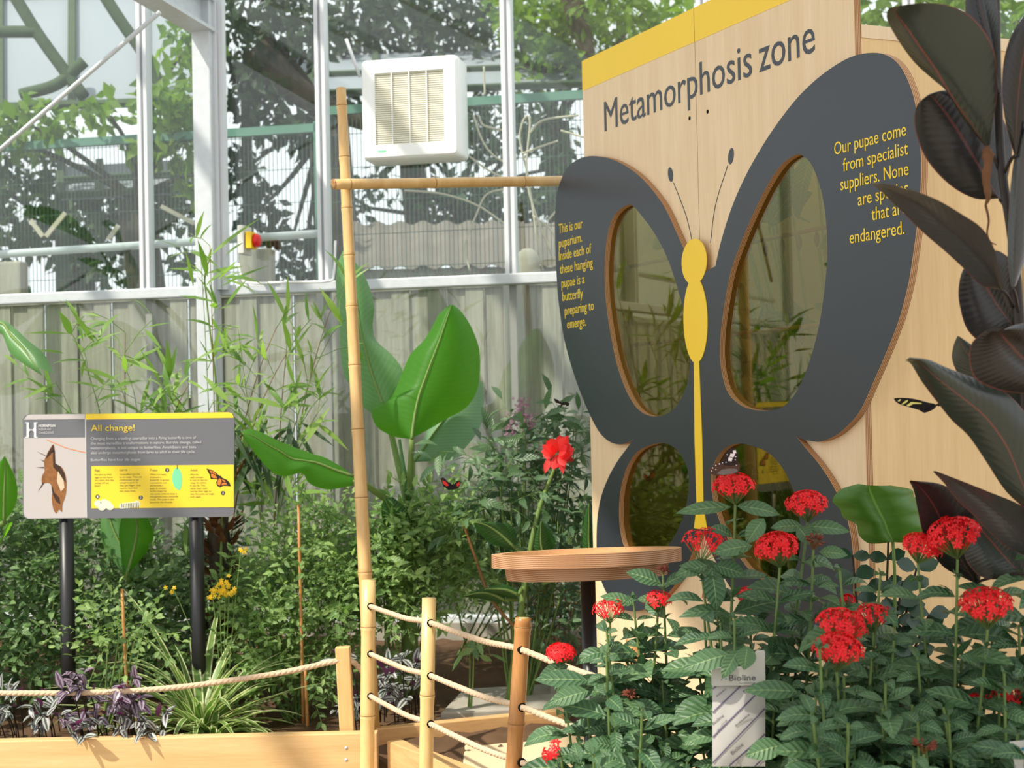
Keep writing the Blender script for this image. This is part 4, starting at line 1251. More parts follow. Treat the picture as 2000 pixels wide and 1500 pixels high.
mb = MB()
for (x0, y0), (x1, y1) in (((1392, 1392), (1446, 1340)), ((1392, 1440), (1494, 1339)), ((1392, 1490), (1494, 1384)), ((1424, 1496), (1494, 1434)), ((1474, 1497), (1494, 1478)), ((1392, 1346), (1398, 1341))):
    c = [lerp(V(x0, y0), V(x1, y1), k / 12) for k in range(13)]; dn = V(1.2, 1.2)
    a = [ponpouch(q - dn * .8) for q in c]; b = [ponpouch(q + dn * .8) for q in c]
    mb.add([q for ab in zip(a, b) for q in ab], [(2 * k, 2 * k + 1, 2 * k + 3, 2 * k + 2) for k in range(12)])
mb.build('stripes', M['purple_ink'], sq)
mb = MB(); a, b = P(1424, 1330, YB - .0098), P(1476, 1329, YB - .0098); lettering(mb, 'Bioline', a, b, 11.5 / F * YB, UPZ, V(0, -1, 0), .0003, .006); mb.build('card_lettering', M['grey_ink'], sq, smooth=False)
mb = MB(); a, b = P(1443, 1335.5, YB - .0098), P(1476, 1335, YB - .0098); lettering(mb, 'Agrosciences', a, b, 3.2 / F * YB, UPZ, V(0, -1, 0), .0003, 0); mb.build('card_lettering', M['pale_ink'], sq, smooth=False)
mb = MB()
for x, y, r in ((1413, 1321, 3.2), (1418, 1326, 1.6), (1409, 1328, 1.2)): prism(mb, ellipse(x, y, r, r, 0, 14), [], lambda p: P(p[0], p[1], YB - .0098), V(0, .0003, 0), 0, 0)
mb.build('card_dots', M['teal_ink'], sq, smooth=False)
mb = MB(); dg_ = norm(V(1, 0, .82)); du_ = norm(V(-.82, 0, 1))
for s, x, y, ln, cap, in (('Bioline', 1394, 1417, 27, 6), ('Bioline', 1431, 1475, 29, 7.5), ('Bioline', 1455, 1355, 26, 7), ('Amblyseius', 1437, 1420, 36, 4), ('Amblyseius', 1400, 1362, 25, 4)):
    a = P(x, y, YB - .0105); b = a + dg_ * ln / F * YB; lettering(mb, s, a, b, cap / F * YB, du_, V(0, -1, 0), .0003, .01)
mb.build('pouch_lettering', M['grey_ink'], sq, smooth=False)
s2 = thing('sachet', 'white paper sachet cut by the right edge of the picture', 'sachet', P(2000, 1500, 2.4))
mb = MB(); prism(mb, [(1972, 1449), (2046, 1441), (2050, 1488), (1982, 1494)], [], lambda p: P(p[0], p[1], 2.40), V(0, .002, 0), 0, 0); mb.build('header_card', M['packet_card'], s2, smooth=False)
mb = MB(); prism(mb, [(1984, 1494), (2050, 1488), (2060, 1640), (1990, 1644)], [], lambda p: P(p[0], p[1], 2.40), V(0, .008, 0), 0, 0); mb.build('pouch', M['packet'], s2, smooth=False)
mb = MB(); prism(mb, ellipse(1998, 1463, 3.2, 3.2, 0, 14), [], lambda p: P(p[0], p[1], 2.3995), V(0, .0004, 0), 0, 0); mb.build('card_dots', M['teal_ink'], s2, smooth=False)

# ================================================================== plants inside
def ground_at(x, y): return soil_h(x, y)


# --- planter for the red flowered shrubs (below the picture)
mb = MB(); zpl = .44
obox(mb, V(.98, 2.66, zpl / 2 - .02), V(.78, 0, 0), V(0, .40, 0), UPZ * (zpl / 2 - .02))
pl = thing('planter', 'timber planter holding the red flowered shrubs', 'planter', V(.98, 2.66, 0))
mb.build('soil_fill', M['soil'], pl, smooth=False)
for c, ax, ay in ((V(.98, 2.25, .23), V(.80, 0, 0), V(0, .012, 0)), (V(.98, 3.07, .23), V(.80, 0, 0), V(0, .012, 0)), (V(.19, 2.66, .23), V(.012, 0, 0), V(0, .40, 0)), (V(1.77, 2.66, .23), V(.012, 0, 0), V(0, .40, 0))):
    mb = MB(); obox(mb, c, ax, ay, UPZ * .23); mb.build('board', M['pine_side'], pl, smooth=False)


def star(mb, p, n, r, r_):
    n = norm(n); a = norm(np.cross(n, rvec(r_))); b = np.cross(n, a); ph = r_.uniform(0, 6.28)
    pts = []; fs = []
    for k in range(5):
        t = ph + k * 1.2566
        d = a * math.cos(t) + b * math.sin(t); s = np.cross(n, d)
        q = len(pts)
        pts += [p, p + d * r * .55 + s * r * .27 + n * r * .10, p + d * r - n * r * .12, p + d * r * .55 - s * r * .27 + n * r * .10]
        fs.append((q, q + 1, q + 2, q + 3))
    mb.add(pts, fs)


def cluster(parent, c, up, R, cnt, r_, kind='full', sr=.0088):
    """a pentas head: stalks fanning from a point below c, star flowers over a dome"""
    up = norm(up); root = c - up * R * .95
    st = MB(); fl = MB(); bd_ = MB()
    a = norm(np.cross(up, V(.3, .9, .1))); b = np.cross(up, a)
    for k in range(cnt):
        if kind == 'full':
            ct = 1 - (k + .5) / cnt * 1.02; ph = k * 2.39996 + r_.uniform(-.2, .2)
        else:
            ct = r_.uniform(-.2, 1); ph = r_.uniform(0, 6.28)
        sn = math.sqrt(max(0, 1 - ct * ct))
        d = a * math.cos(ph) * sn + b * math.sin(ph) * sn + up * ct
        q = c + (a * math.cos(ph) * sn + b * math.sin(ph) * sn) * R * r_.uniform(.88, 1.06) + up * ct * R * .62 * r_.uniform(.85, 1.15)
        if kind == 'bud':
            tube(st, [root, q - d * .004], .0008, 3, False)
            tube(bd_, [q - d * .006, q - d * .002, q + d * .004], [.0012, .0024, .0008], 5); continue
        tube(st, [root, lerp(root, q, .6) - up * .002, q], .0007, 3, False)
        tube(fl, [lerp(root, q, .5), q], [.0007, .0011], 4, False)
        star(fl, q, d + up * .25, sr * r_.uniform(.8, 1.12), r_)
    if kind == 'bud':
        h = bd_.build('flower_buds', M['bud'], parent)
    else:
        h = fl.build('flower_cluster', M['petal'], parent)
        if R > .012:
            cb_ = MB(); tube(cb_, [root - up * .002, root + up * .006, root + up * .016], [.002, R * .32, R * .55], 10); 
    st.build('flower_stalks', M['stem_brown'] if kind != 'full' else M['penta_stem'], parent)
    return root


def penta_plant(name_label, base_px, stems, seed, extra=(), group='red flowered shrubs'):
    """stems: (top px, top py, Y, flower kind, head radius px, leafiness)"""
    r = random.Random(seed)
    bx = P(base_px[0], 1500, base_px[1]); base = V(bx[0], bx[1], zpl - .04)
    t = thing('pentas_shrub', name_label, 'shrub', base, group)
    sm = MB(); lf = MB()
    for (px, py, Y, kind, rad, lv) in stems:
        top = P(px, py, Y); b0 = base + V(r.uniform(-.10, .10), r.uniform(-.08, .08), 0)
        c1 = V(lerp(b0[0], top[0], .75), lerp(b0[1], top[1], .75), lerp(b0[2], top[2], .45))
        R = rad / F * Y
        if kind:
            upv = norm(V(r.uniform(-.25, .25), -.28, 1)) if kind != 'side' else norm(V(-.75, -.35, .45))
            root = cluster(t, top, upv, R, {'full': int(24 + R * 900), 'open': 22, 'side': 15, 'bud': 22, 'few': 9}[kind], r, 'full' if kind in ('full', 'open') else ('bud' if kind == 'bud' else 'few'))
        else:
            root = top
        path = bez(b0, c1, root, 12)
        tube(sm, path, list(np.linspace(.0042, .0022, len(path))), 6, False)
        # decussate leaf pairs
        seg = [np.linalg.norm(path[i + 1] - path[i]) for i in range(12)]; L = sum(seg); s = L - (.030 if kind else .004); k = 0
        while s > L * .25 and k < lv:
            acc = 0
            for i in range(12):
                if acc + seg[i] >= s: break
                acc += seg[i]
            p = lerp(path[i], path[i + 1], (s - acc) / seg[i]); d = norm(path[i + 1] - path[i])
            ph = k * 1.57 + r.uniform(-.4, .4)
            a = norm(np.cross(d, V(1, .2, 0))); b = np.cross(d, a)
            grow = min(1, .50 + .16 * k)
            for sg_ in (1, -1):
                o = (a * math.cos(ph) + b * math.sin(ph)) * sg_
                ln = r.uniform(.060, .112) * grow * (1.0 if kind else .95)
                dirn = norm(o + d * r.uniform(.15, .75) * (1.4 - grow * .8))
                leaf(lf, p + o * .003, dirn, d * .7 + V(r.uniform(-.8, .8), -.75, .35), ln, ln * r.uniform(.38, .50), r.uniform(.4, 1.5), r.uniform(.1, .35), 5, .46, .85)
                if r.random() < .55:
                    leaf(lf, p + o * .003, norm(o + d * 1.2 + rvec(r) * .4), d, ln * .5, ln * .18, r.uniform(.2, .8), .25, 3)
            s -= r.uniform(.026, .040); k += 1
    for (x0, y0, x1, y1, w, Y) in extra:
        a, b = P(x0, y0, Y), P(x1, y1, Y - .015); L = np.linalg.norm(b - a)
        leaf(lf, a, b - a + V(0, 0, .25 * L), V(0, -.9, .6), L * 1.05, w / F * Y * 1.15, .5, .15, 7, .46, .85)
    sm.build('stems', M['penta_stem'], t); lf.build('leaves', M['penta'], t)
    return t


def fill(x0, x1, y0, y1, Y0, Y1, n, r, lv=9):
    return [(r.uniform(x0, x1), r.uniform(y0, y1), r.uniform(Y0, Y1), None, 0, lv) for _ in range(n)]


rq = random.Random(21)
penta_plant('red flowered shrub furthest left, its heads below the round table', (1265, 2.95),
            [(1190, 1190, 2.95, 'open', 32, 6), (1285, 1172, 2.95, 'open', 28, 6), (1096, 1276, 2.85, 'full', 28, 7), (1078, 1468, 2.7, 'side', 24, 4), (1230, 1356, 2.85, 'bud', 13, 6), (1296, 1112, 2.95, 'bud', 10, 8), (1236, 1168, 2.95, None, 0, 6)]
            + fill(1140, 1330, 1230, 1420, 2.75, 3.05, 7, rq) + fill(1100, 1350, 1380, 1500, 2.5, 2.9, 12, rq), 31,
            [(1292, 1140, 1226, 1128, 30, 2.95), (1240, 1180, 1176, 1175, 24, 2.95), (1300, 1140, 1346, 1128, 22, 2.95), (1110, 1300, 1060, 1330, 26, 2.85), (1150, 1330, 1050, 1345, 34, 2.8), (1100, 1305, 1090, 1350, 26, 2.84), (1150, 1350, 1080, 1385, 34, 2.78), (1232, 1375, 1290, 1400, 28, 2.85)])
penta_plant('red flowered shrub with the brown butterfly on its top head', (1440, 2.8),
            [(1433, 950, 2.85, 'full', 40, 7), (1378, 1062, 2.85, 'open', 44, 8), (1517, 1070, 2.78, 'full', 44, 8), (1395, 1160, 2.95, 'few', 22, 5), (1463, 1163, 2.95, 'few', 25, 5), (1575, 985, 2.85, 'full', 40, 7), (1592, 1057, 2.8, 'bud', 19, 8), (1363, 1283, 2.95, 'few', 8, 5)]
            + fill(1370, 1580, 1190, 1330, 2.7, 2.98, 9, rq) + fill(1340, 1580, 1330, 1500, 2.68, 2.9, 16, rq), 32,
            [(1428, 990, 1330, 1017, 26, 2.85), (1440, 988, 1518, 1016, 30, 2.85), (1492, 1012, 1466, 1062, 32, 2.84), (1470, 1066, 1398, 1092, 32, 2.82), (1568, 1028, 1512, 1040, 26, 2.84), (1558, 1028, 1580, 1064, 30, 2.83), (1576, 1028, 1656, 1050, 28, 2.84), (1600, 1078, 1652, 1092, 26, 2.8), (1382, 1104, 1328, 1132, 30, 2.84), (1395, 1104, 1452, 1132, 32, 2.83), (1390, 1108, 1400, 1190, 38, 2.83),
             (1442, 1270, 1418, 1326, 26, 2.59), (1460, 1262, 1456, 1306, 34, 2.59), (1425, 1278, 1345, 1320, 40, 2.60), (1560, 1352, 1462, 1366, 36, 2.57), (1530, 1455, 1466, 1488, 40, 2.57)])
penta_plant('red flowered shrub with three overlapping heads in its middle', (1650, 2.65),
            [(1642, 1222, 2.62, 'full', 50, 7), (1637, 1270, 2.54, 'full', 48, 6), (1706, 1203, 2.68, 'open', 36, 6), (1655, 1172, 2.8, 'few', 14, 5), (1645, 1350, 2.6, None, 0, 6), (1720, 1120, 2.7, None, 0, 5), (1640, 1110, 2.75, None, 0, 6)]
            + fill(1580, 1790, 1250, 1390, 2.5, 2.8, 14, rq) + fill(1560, 1800, 1380, 1520, 2.4, 2.7, 20, rq), 33)
penta_plant('red flowered shrub at the right edge below the rubber plant', (1880, 2.6),
            [(1800, 1068, 2.66, 'full', 38, 6), (1864, 1046, 2.62, 'full', 53, 7), (1926, 1184, 2.55, 'full', 52, 7), (1965, 1368, 2.6, 'open', 40, 5), (2012, 1034, 2.6, 'full', 26, 6), (1805, 1454, 2.42, 'bud', 21, 4), (1812, 1402, 2.7, 'few', 7, 5), (1905, 1365, 2.6, 'few', 14, 5), (1950, 1120, 2.7, None, 0, 7), (1990, 1220, 2.6, None, 0, 7)]
            + fill(1790, 2020, 1230, 1400, 2.5, 2.8, 13, rq) + fill(1780, 2040, 1380, 1540, 2.35, 2.65, 18, rq), 34)

# --- round leaved dark shrub behind
def round_shrub():
    r = random.Random(5)
    b = P(1720, 1500, 3.1); b[2] = soil_h(b[0], 3.3)
    b = V(b[0], 3.32, soil_h(b[0], 3.32))
    t = thing('round_leaved_shrub', 'small dark shrub with glossy round leaves in front of the booth side', 'shrub', b)
    sm = MB(); lf = MB()
    for tx, ty_, bx in ((1665, 1085, 1690), (1735, 1045, 1730), (1790, 1110, 1740), (1815, 1200, 1750), (1760, 1150, 1735)):
        top = P(tx, ty_, 3.2); path = bez(b + V(r.uniform(-.02, .02), 0, 0), P(bx, 1320, 3.25), top, 12)
        tube(sm, path, list(np.linspace(.005, .002, 13)), 6, False)
        for i in range(5, 13):
            for sg_ in (1, -1):
                o = norm(V(sg_, r.uniform(-.6, .3), r.uniform(-.1, .5))); l = r.uniform(.035, .048)
                leaf(lf, path[i], o, V(0, -1, .5), l, l * .72, .3, .15, 4, .55, .7)
    sm.build('stems', M['ficus_stem'], t); lf.build('leaves', M['gloss_leaf'], t)


round_shrub()

# --- rubber plant ------------------------------------------------
rb0 = P(2010, 1500, 2.5); rb = V(rb0[0] + .02, 2.62, zpl - .045)
rub = thing('rubber_plant', 'dark leaved rubber plant reaching up the right edge of the picture', 'rubber plant', rb)
mb = MB(); pth = [rb] + [P(*q) for q in ((2020, 1100, 2.55), (2005, 800, 2.5), (1992, 640, 2.48), (1978, 470, 2.46), (1958, 340, 2.45), (1950, 200, 2.44), (1947, 60, 2.43), (1946, -60, 2.42))]
pc = catmull(pth, 6); tube(mb, pc, list(np.linspace(.011, .0045, len(pc))), 10); mb.build('stem', M['ficus_stem'], rub)


def rleaf(rows, Y0, Y1, dL, dR, m='rubber', bulge=.006, join=None):
    mb = MB(); bigleaf(mb, rows, Y0, Y1, dL, dR, bulge, 4, 4)
    o = mb.build('leaf', M[m], rub)
    b = P(rows[0][2], rows[0][3], Y0)
    if join is not None:
        mb = MB(); tube(mb, bez(P(*join), lerp(P(*join), b, .5) + V(0, -.005, .01), b, 5), .0028, 6); mb.build('petiole', M['ficus_stem'], o)
    return o


rleaf([(1922, 284, 1926, 290, 1934, 280), (1880, 232, 1905, 256, 1938, 244), (1850, 180, 1875, 215, 1947, 190), (1822, 155, 1852, 180, 1946, 120), (1786, 122, 1825, 135, 1930, 72), (1755, 80, 1795, 92, 1895, 30), (1734, 42, 1768, 52, 1850, 10), (1732, 26, 1750, 28, 1800, 6), (1736, 17, 1740, 15, 1752, 12)], 2.44, 2.30, .02, -.02, 'rubber_green', join=(1950, 330, 2.45))
rleaf([(1950, 388, 1953, 390, 1958, 384), (1905, 388, 1930, 355, 1972, 330), (1856, 362, 1900, 305, 1976, 280), (1812, 315, 1872, 258, 1955, 225), (1790, 265, 1845, 218, 1920, 190), (1786, 225, 1826, 195, 1880, 178), (1795, 200, 1815, 184, 1848, 176), (1818, 184, 1822, 182, 1828, 180)], 2.50, 2.42, .015, .03, 'rubber', join=(1976, 440, 2.46))
rleaf([(1946, 180, 1950, 182, 1953, 176), (1922, 120, 1940, 110, 1952, 120), (1897, 70, 1925, 50, 1950, 40), (1885, 20, 1912, 0, 1945, -20), (1890, -50, 1905, -60, 1930, -70), (1900, -100, 1902, -104, 1906, -104)], 2.43, 2.46, .01, -.05, 'rubber', join=(1950, 200, 2.44))
rleaf([(1980, 300, 1983, 303, 1988, 300), (1964, 240, 1985, 240, 2010, 240), (1957, 180, 1990, 170, 2030, 180), (1962, 110, 2000, 100, 2048, 110), (1985, 50, 2015, 40, 2050, 50), (2030, 0, 2034, -5, 2038, 0)], 2.38, 2.30, .02, .02, 'rubber', join=(1962, 340, 2.45))
rleaf([(1974, 560, 1978, 562, 1984, 558), (1968, 500, 1984, 490, 2004, 500), (1970, 420, 1990, 410, 2014, 420), (1975, 350, 1995, 330, 2020, 340), (1985, 290, 2003, 270, 2022, 290), (2005, 240, 2008, 236, 2012, 240)], 2.42, 2.36, .02, .02, 'rubber_grey', join=(1990, 620, 2.48))
rleaf([(1950, 566, 1955, 566, 1958, 560), (1915, 556, 1940, 535, 1948, 520), (1884, 526, 1912, 500, 1942, 486), (1845, 490, 1878, 467, 1918, 446), (1805, 456, 1842, 438, 1878, 418), (1768, 420, 1800, 403, 1830, 390), (1735, 388, 1758, 379, 1782, 372), (1712, 366, 1722, 362, 1735, 360), (1698, 357, 1700, 356, 1703, 357)], 2.42, 2.20, .02, -.045, 'rubber_grey', .004, join=(1978, 600, 2.47))
rleaf([(1974, 640, 1982, 640, 1990, 634), (1925, 668, 1958, 610, 1985, 580), (1890, 645, 1935, 575, 1982, 540), (1874, 595, 1918, 545, 1975, 510), (1873, 555, 1908, 522, 1955, 492), (1885, 520, 1908, 503, 1935, 488), (1918, 492, 1920, 490, 1924, 488)], 2.56, 2.52, .0, .0, 'rubber', join=(1994, 660, 2.48))
rleaf([(2052, 770, 2058, 765, 2062, 755), (1990, 768, 2030, 725, 2060, 690), (1945, 760, 1998, 700, 2050, 655), (1905, 740, 1975, 675, 2025, 628), (1893, 705, 1962, 660, 1995, 632), (1898, 670, 1955, 652, 1975, 637), (1925, 646, 1952, 648, 1962, 643)], 2.40, 2.28, .0, .0, 'rubber', .014, join=(2010, 800, 2.5))
rleaf([(2015, 1005, 2020, 1000, 2026, 985), (1965, 960, 1995, 940, 2030, 900), (1925, 900, 1965, 870, 2020, 835), (1892, 852, 1925, 815, 1975, 775), (1860, 822, 1890, 785, 1920, 745), (1830, 785, 1855, 758, 1880, 730), (1800, 745, 1822, 732, 1845, 716), (1780, 712, 1795, 708, 1812, 702), (1768, 704, 1772, 701, 1777, 698)], 2.46, 2.26, .03, .015, 'rubber_green', .006, join=(2016, 1040, 2.53))
rleaf([(2005, 880, 2010, 880, 2015, 878), (1925, 800, 1985, 800, 2020, 790), (1880, 745, 1945, 745, 1990, 735), (1860, 705, 1905, 710, 1940, 700), (1862, 676, 1882, 680, 1905, 678), (1870, 656, 1872, 657, 1875, 658)], 2.53, 2.50, .02, .0, 'rubber_green', join=(2012, 920, 2.52))
rleaf([(1895, 1135, 1905, 1138, 1915, 1130), (1840, 1105, 1872, 1085, 1915, 1070), (1806, 1050, 1845, 1030, 1905, 1010), (1793, 1000, 1822, 985, 1870, 965), (1785, 960, 1800, 955, 1835, 945), (1776, 940, 1778, 938, 1785, 939)], 2.72, 2.62, .015, .0, 'rubber', join=(2012, 1120, 2.55))
rleaf([(2010, 1090, 2016, 1086, 2022, 1078), (1955, 1060, 1978, 1030, 2015, 1010), (1905, 1010, 1935, 990, 1990, 985), (1868, 975, 1893, 957, 1935, 962), (1845, 945, 1860, 936, 1880, 940), (1822, 921, 1824, 920, 1828, 920)], 2.60, 2.52, .02, -.03, 'rubber_grey', join=(2018, 1110, 2.55))
rleaf([(1990, 1128, 2000, 1130, 2010, 1126), (1925, 1130, 1960, 1085, 2010, 1060), (1890, 1100, 1930, 1050, 1985, 1020), (1880, 1060, 1912, 1030, 1950, 1005), (1888, 1020, 1898, 1012, 1912, 1004)], 2.66, 2.66, .0, .0, 'rubber_green', join=(2016, 1160, 2.55))
mb = MB(); tube(mb, catmull([P(1926, 286, 2.42), P(1930, 310, 2.41), P(1926, 350, 2.41), P(1930, 385, 2.41), P(1925, 400, 2.41)], 5), [.003, .005, .008, .007, .010, .008, .007, .006, .008, .007, .006, .006, .005, .006, .005, .004, .004, .003, .003, .002, .0015], 8)
tube(mb, catmull([P(1925, 400, 2.41), P(1931, 430, 2.41), P(1928, 455, 2.41), P(1934, 472, 2.41), P(1946, 478, 2.41)], 5), list(np.linspace(.002, .0008, 21)), 6); mb.build('dry_sheath', M['dry'], rub)
mb = MB(); tube(mb, [P(1984, 506, 2.45), P(1982, 508, 2.42)], .0045, 12); mb.build('cut_stub', M['pupa'], rub)
s0, s1 = P(2030, 1500, 2.57), P(1998, 240, 2.52)
cane('bamboo_stake', 'pale bamboo stake tied beside the rubber plant at the right edge', s0 + (s0 - s1) * ((s0[2] - zpl + .05) / (s1[2] - s0[2])), s1, .0085, .0075, [.3, .55, .62, .78], 'bamboo')

# broad round leaf plant
bl_ = P(1735, 1090, 3.15); bl_g = V(bl_[0], 3.34, soil_h(bl_[0], 3.34))
cl_ = thing('broad_leaf_plant', 'plant with one broad scalloped bright green leaf beside the booth corner', 'plant', bl_g)
mb = MB(); bigleaf(mb, [(1735, 1056, 1744, 1058, 1752, 1058), (1700, 1062, 1740, 1050, 1784, 1060), (1678, 1046, 1732, 1034, 1806, 1044), (1672, 1024, 1726, 1018, 1816, 1028), (1648, 1012, 1718, 1002, 1806, 1008), (1640, 994, 1710, 986, 1806, 990), (1626, 978, 1704, 972, 1786, 970), (1642, 956, 1699, 960, 1780, 956), (1676, 945, 1697, 948, 1740, 948)], 3.15, 3.08, .03, .10, .045)
mb.build('leaf', M['broad'], cl_)
mb = MB(); tube(mb, bez(bl_g, P(1760, 1250, 3.25), P(1744, 1058, 3.15), 8), .0032, 8); mb.build('petiole', M['stem_green'], cl_)

# --- banana plant ------------------------------------------------
bb = P(800, 1190, 5.2); bbg = V(bb[0], 5.2, soil_h(bb[0], 5.2))
ban = thing('banana_plant', 'young banana plant with big upright green leaves against the fence', 'banana plant', bbg)
mb = MB(); tube(mb, catmull([bbg, P(795, 1080, 5.2), P(797, 985, 5.2)], 6), list(np.linspace(.030, .018, 13)), 12); mb.build('trunk', M['stem_green'], ban)


def bleaf(parent, rows, Y0, Y1, dL, dR, m, bulge=.02, foot=None, pm='stem_green', pr=.009):
    mb = MB(); bigleaf(mb, rows, Y0, Y1, dL, dR, bulge, 5, 5); o = mb.build('leaf', M[m], parent)
    if foot is not None:
        a = P(*foot); b = P(rows[0][2], rows[0][3], Y0)
        mb = MB(); tube(mb, bez(a, lerp(a, b, .5), b, 6), list(np.linspace(pr * 1.4, pr, 7)), 8); mb.build('petiole', M[pm], o)
    # raised midrib
    mb = MB(); mids = catmull([P(r[2], r[3], Y0 + (Y1 - Y0) * i / (len(rows) - 1) - .002) for i, r in enumerate(rows)], 4)
    tube(mb, mids, list(np.linspace(.0055, .0012, len(mids))), 6); mb.build('midrib', M['stem_green'], o)
    return o


bleaf(ban, [(798, 857, 804, 858, 812, 852), (768, 852, 807, 832, 842, 836), (735, 832, 812, 800, 872, 818), (727, 798, 820, 768, 905, 800), (762, 778, 830, 740, 927, 774), (782, 738, 841, 710, 937, 736), (800, 695, 851, 684, 937, 690), (828, 664, 860, 660, 931, 664), (842, 642, 868, 636, 918, 634), (856, 616, 876, 613, 902, 610), (876, 597, 882, 595, 888, 597)], 5.12, 5.22, .10, .12, 'banana', .03, (799, 985, 5.18))
bleaf(ban, [(748, 815, 756, 812, 764, 800), (712, 797, 742, 775, 788, 762), (690, 760, 726, 730, 786, 722), (673, 735, 715, 690, 762, 690), (666, 700, 706, 655, 734, 664), (663, 650, 700, 615, 728, 636), (660, 600, 694, 575, 731, 600), (656, 560, 688, 540, 722, 562), (658, 520, 681, 510, 706, 528), (668, 492, 672, 489, 678, 493)], 5.35, 5.50, .10, .06, 'banana_back', .02, (796, 985, 5.22))
bleaf(ban, [(800, 902, 806, 904, 814, 902), (815, 880, 826, 878, 880, 897), (830, 850, 852, 840, 916, 866), (850, 800, 880, 800, 938, 832), (880, 760, 905, 770, 944, 790), (918, 742, 928, 744, 944, 746)], 5.30, 5.45, .05, .05, 'banana_bluish', .015, (801, 985, 5.22))
mb = MB(); tube(mb, [P(797, 985, 5.17), P(790, 925, 5.17), P(780, 858, 5.17)], [.013, .008, .005], 8); mb.build('rolled_leaf', M['wing_white'] if False else M['banana_back'], ban)
bleaf(ban, [(676, 918, 690, 930, 690, 948), (640, 896, 655, 918, 640, 956), (610, 886, 622, 905, 604, 944), (582, 876, 596, 900, 590, 924), (556, 866, 570, 896, 556, 930), (532, 855, 548, 882, 532, 922), (505, 842, 522, 868, 502, 890), (485, 838, 496, 852, 486, 868), (471, 843, 473, 846, 476, 850)], 5.00, 4.85, .05, -.03, 'banana', .02, (790, 1000, 5.16))
bleaf(ban, [(800, 1090, 806, 1085, 808, 1078), (770, 1060, 792, 1040, 806, 1022), (748, 1020, 765, 1000, 790, 990), (745, 985, 752, 975, 766, 970)], 5.1, 5.05, .02, .0, 'banana_dark', .01)
# a third, behind the sign
b3_ = P(300, 1330, 5.35)
ban3 = thing('banana_plant', 'low young banana plant between the two posts behind the information sign', 'banana plant', V(b3_[0], 5.35, soil_h(b3_[0], 5.35)))
mb = MB(); tube(mb, [np.array(ban3.location), P(292, 1230, 5.34), P(280, 1150, 5.33)], [.02, .016, .010], 10); mb.build('trunk', M['stem_green'], ban3)
bleaf(ban3, [(262, 1135, 268, 1130, 274, 1122), (222, 1100, 246, 1085, 268, 1075), (200, 1060, 226, 1045, 258, 1040), (196, 1020, 214, 1010, 246, 1008), (206, 985, 212, 980, 224, 984)], 5.12, 5.16, .02, .02, 'banana_back', .01, (280, 1150, 5.33), pr=.006)
bleaf(ban3, [(240, 1125, 246, 1128, 252, 1120), (236, 1080, 262, 1070, 290, 1072), (232, 1040, 268, 1030, 300, 1040), (240, 1005, 262, 1000, 284, 1006), (255, 985, 260, 982, 266, 986)], 5.08, 5.06, .02, .04, 'banana', .01, (280, 1150, 5.33), pr=.006)
# a second, left
bl0 = P(-40, 1300, 5.1)
ban2 = thing('banana_plant', 'banana plant mostly beyond the left edge, one blurred leaf reaching in', 'banana plant', V(bl0[0], 5.1, soil_h(bl0[0], 5.1)))
mb = MB(); tube(mb, [V(bl0[0], 5.1, soil_h(bl0[0], 5.1)), P(-42, 1000, 5.1), P(-55, 760, 5.1)], [.03, .024, .014], 12); mb.build('trunk', M['stem_green'], ban2)
bleaf(ban2, [(-60, 640, -50, 650, -40, 660), (0, 625, 0, 630, 0, 650), (28, 640, 22, 655, 20, 690), (55, 665, 45, 680, 45, 710), (85, 690, 62, 705, 68, 725), (105, 728, 76, 720, 85, 735)], 5.0, 4.85, .03, .0, 'banana_back', .01, (-55, 760, 5.1))
bleaf(ban2, [(-10, 1010, 8, 1020, 24, 1000), (-14, 960, 8, 975, 34, 970), (-8, 915, 10, 925, 30, 935), (8, 892, 10, 890, 12, 894)], 4.95, 4.9, .0, .02, 'banana', .01, (-42, 1050, 5.1))
bleaf(ban2, [(-30, 1085, -10, 1085, -5, 1070), (0, 1060, 5, 1050, 15, 1040), (10, 1030, 16, 1022, 25, 1020)], 4.95, 4.9, .0, .02, 'banana', .01, (-42, 1090, 5.1))

bm = random.Random(12)
for k in range(15):
    x = bm.uniform(-700, -300); y = bm.uniform(330, 820); L = bm.uniform(.45, .8); a = P(x, y, bm.uniform(4.9, 5.4))
    d = norm(V(bm.uniform(-.8, .1), bm.uniform(-.3, .5), bm.uniform(-.5, .9)))
    mb = MB(); leaf(mb, a, d, V(.5, -.6, .6), L, L * bm.uniform(.32, .42), bm.uniform(.3, 1), .25, 10, .45, .6); mb.build('leaf', M[('banana', 'banana_back', 'banana_dark')[k % 3]], ban2)
    f0 = V(bl0[0], 5.1, .9); mb = MB(); tube(mb, bez(f0, lerp(f0, a, .6) + V(0, 0, .12), a, 7), .007, 6); mb.build('petiole', M['stem_green'], ban2)
# leafy plant growing inside the booth
q = Buz(.05, 0, -.45); ig = V(q[0], q[1], soil_h(q[0], q[1]))
inp = thing('indoor_plant', 'large leaved plant inside the booth seen dimly through its wing windows', 'plant', ig)
mb = MB(); sm = MB()
for k in range(64):
    nn_ = bm.uniform(-.42, -.16); top = Buz(bm.uniform(-.50, .40), bm.uniform(.8, 2.2), nn_); L = bm.uniform(.12, .24)
    tube(sm, bez(ig, lerp(ig, top, .6) + V(0, 0, .1), top, 6), .004, 5, False)
    leaf(mb, top, norm(rvec(bm) + V(0, 0, -.2)), norm(BN + rvec(bm) * .7), L, L * bm.uniform(.4, .62), bm.uniform(.1, .8), .2, 6, .48, .8)
sm.build('stems', M['stem_green'], inp); mb.build('leaves', M['banana_dark'], inp)
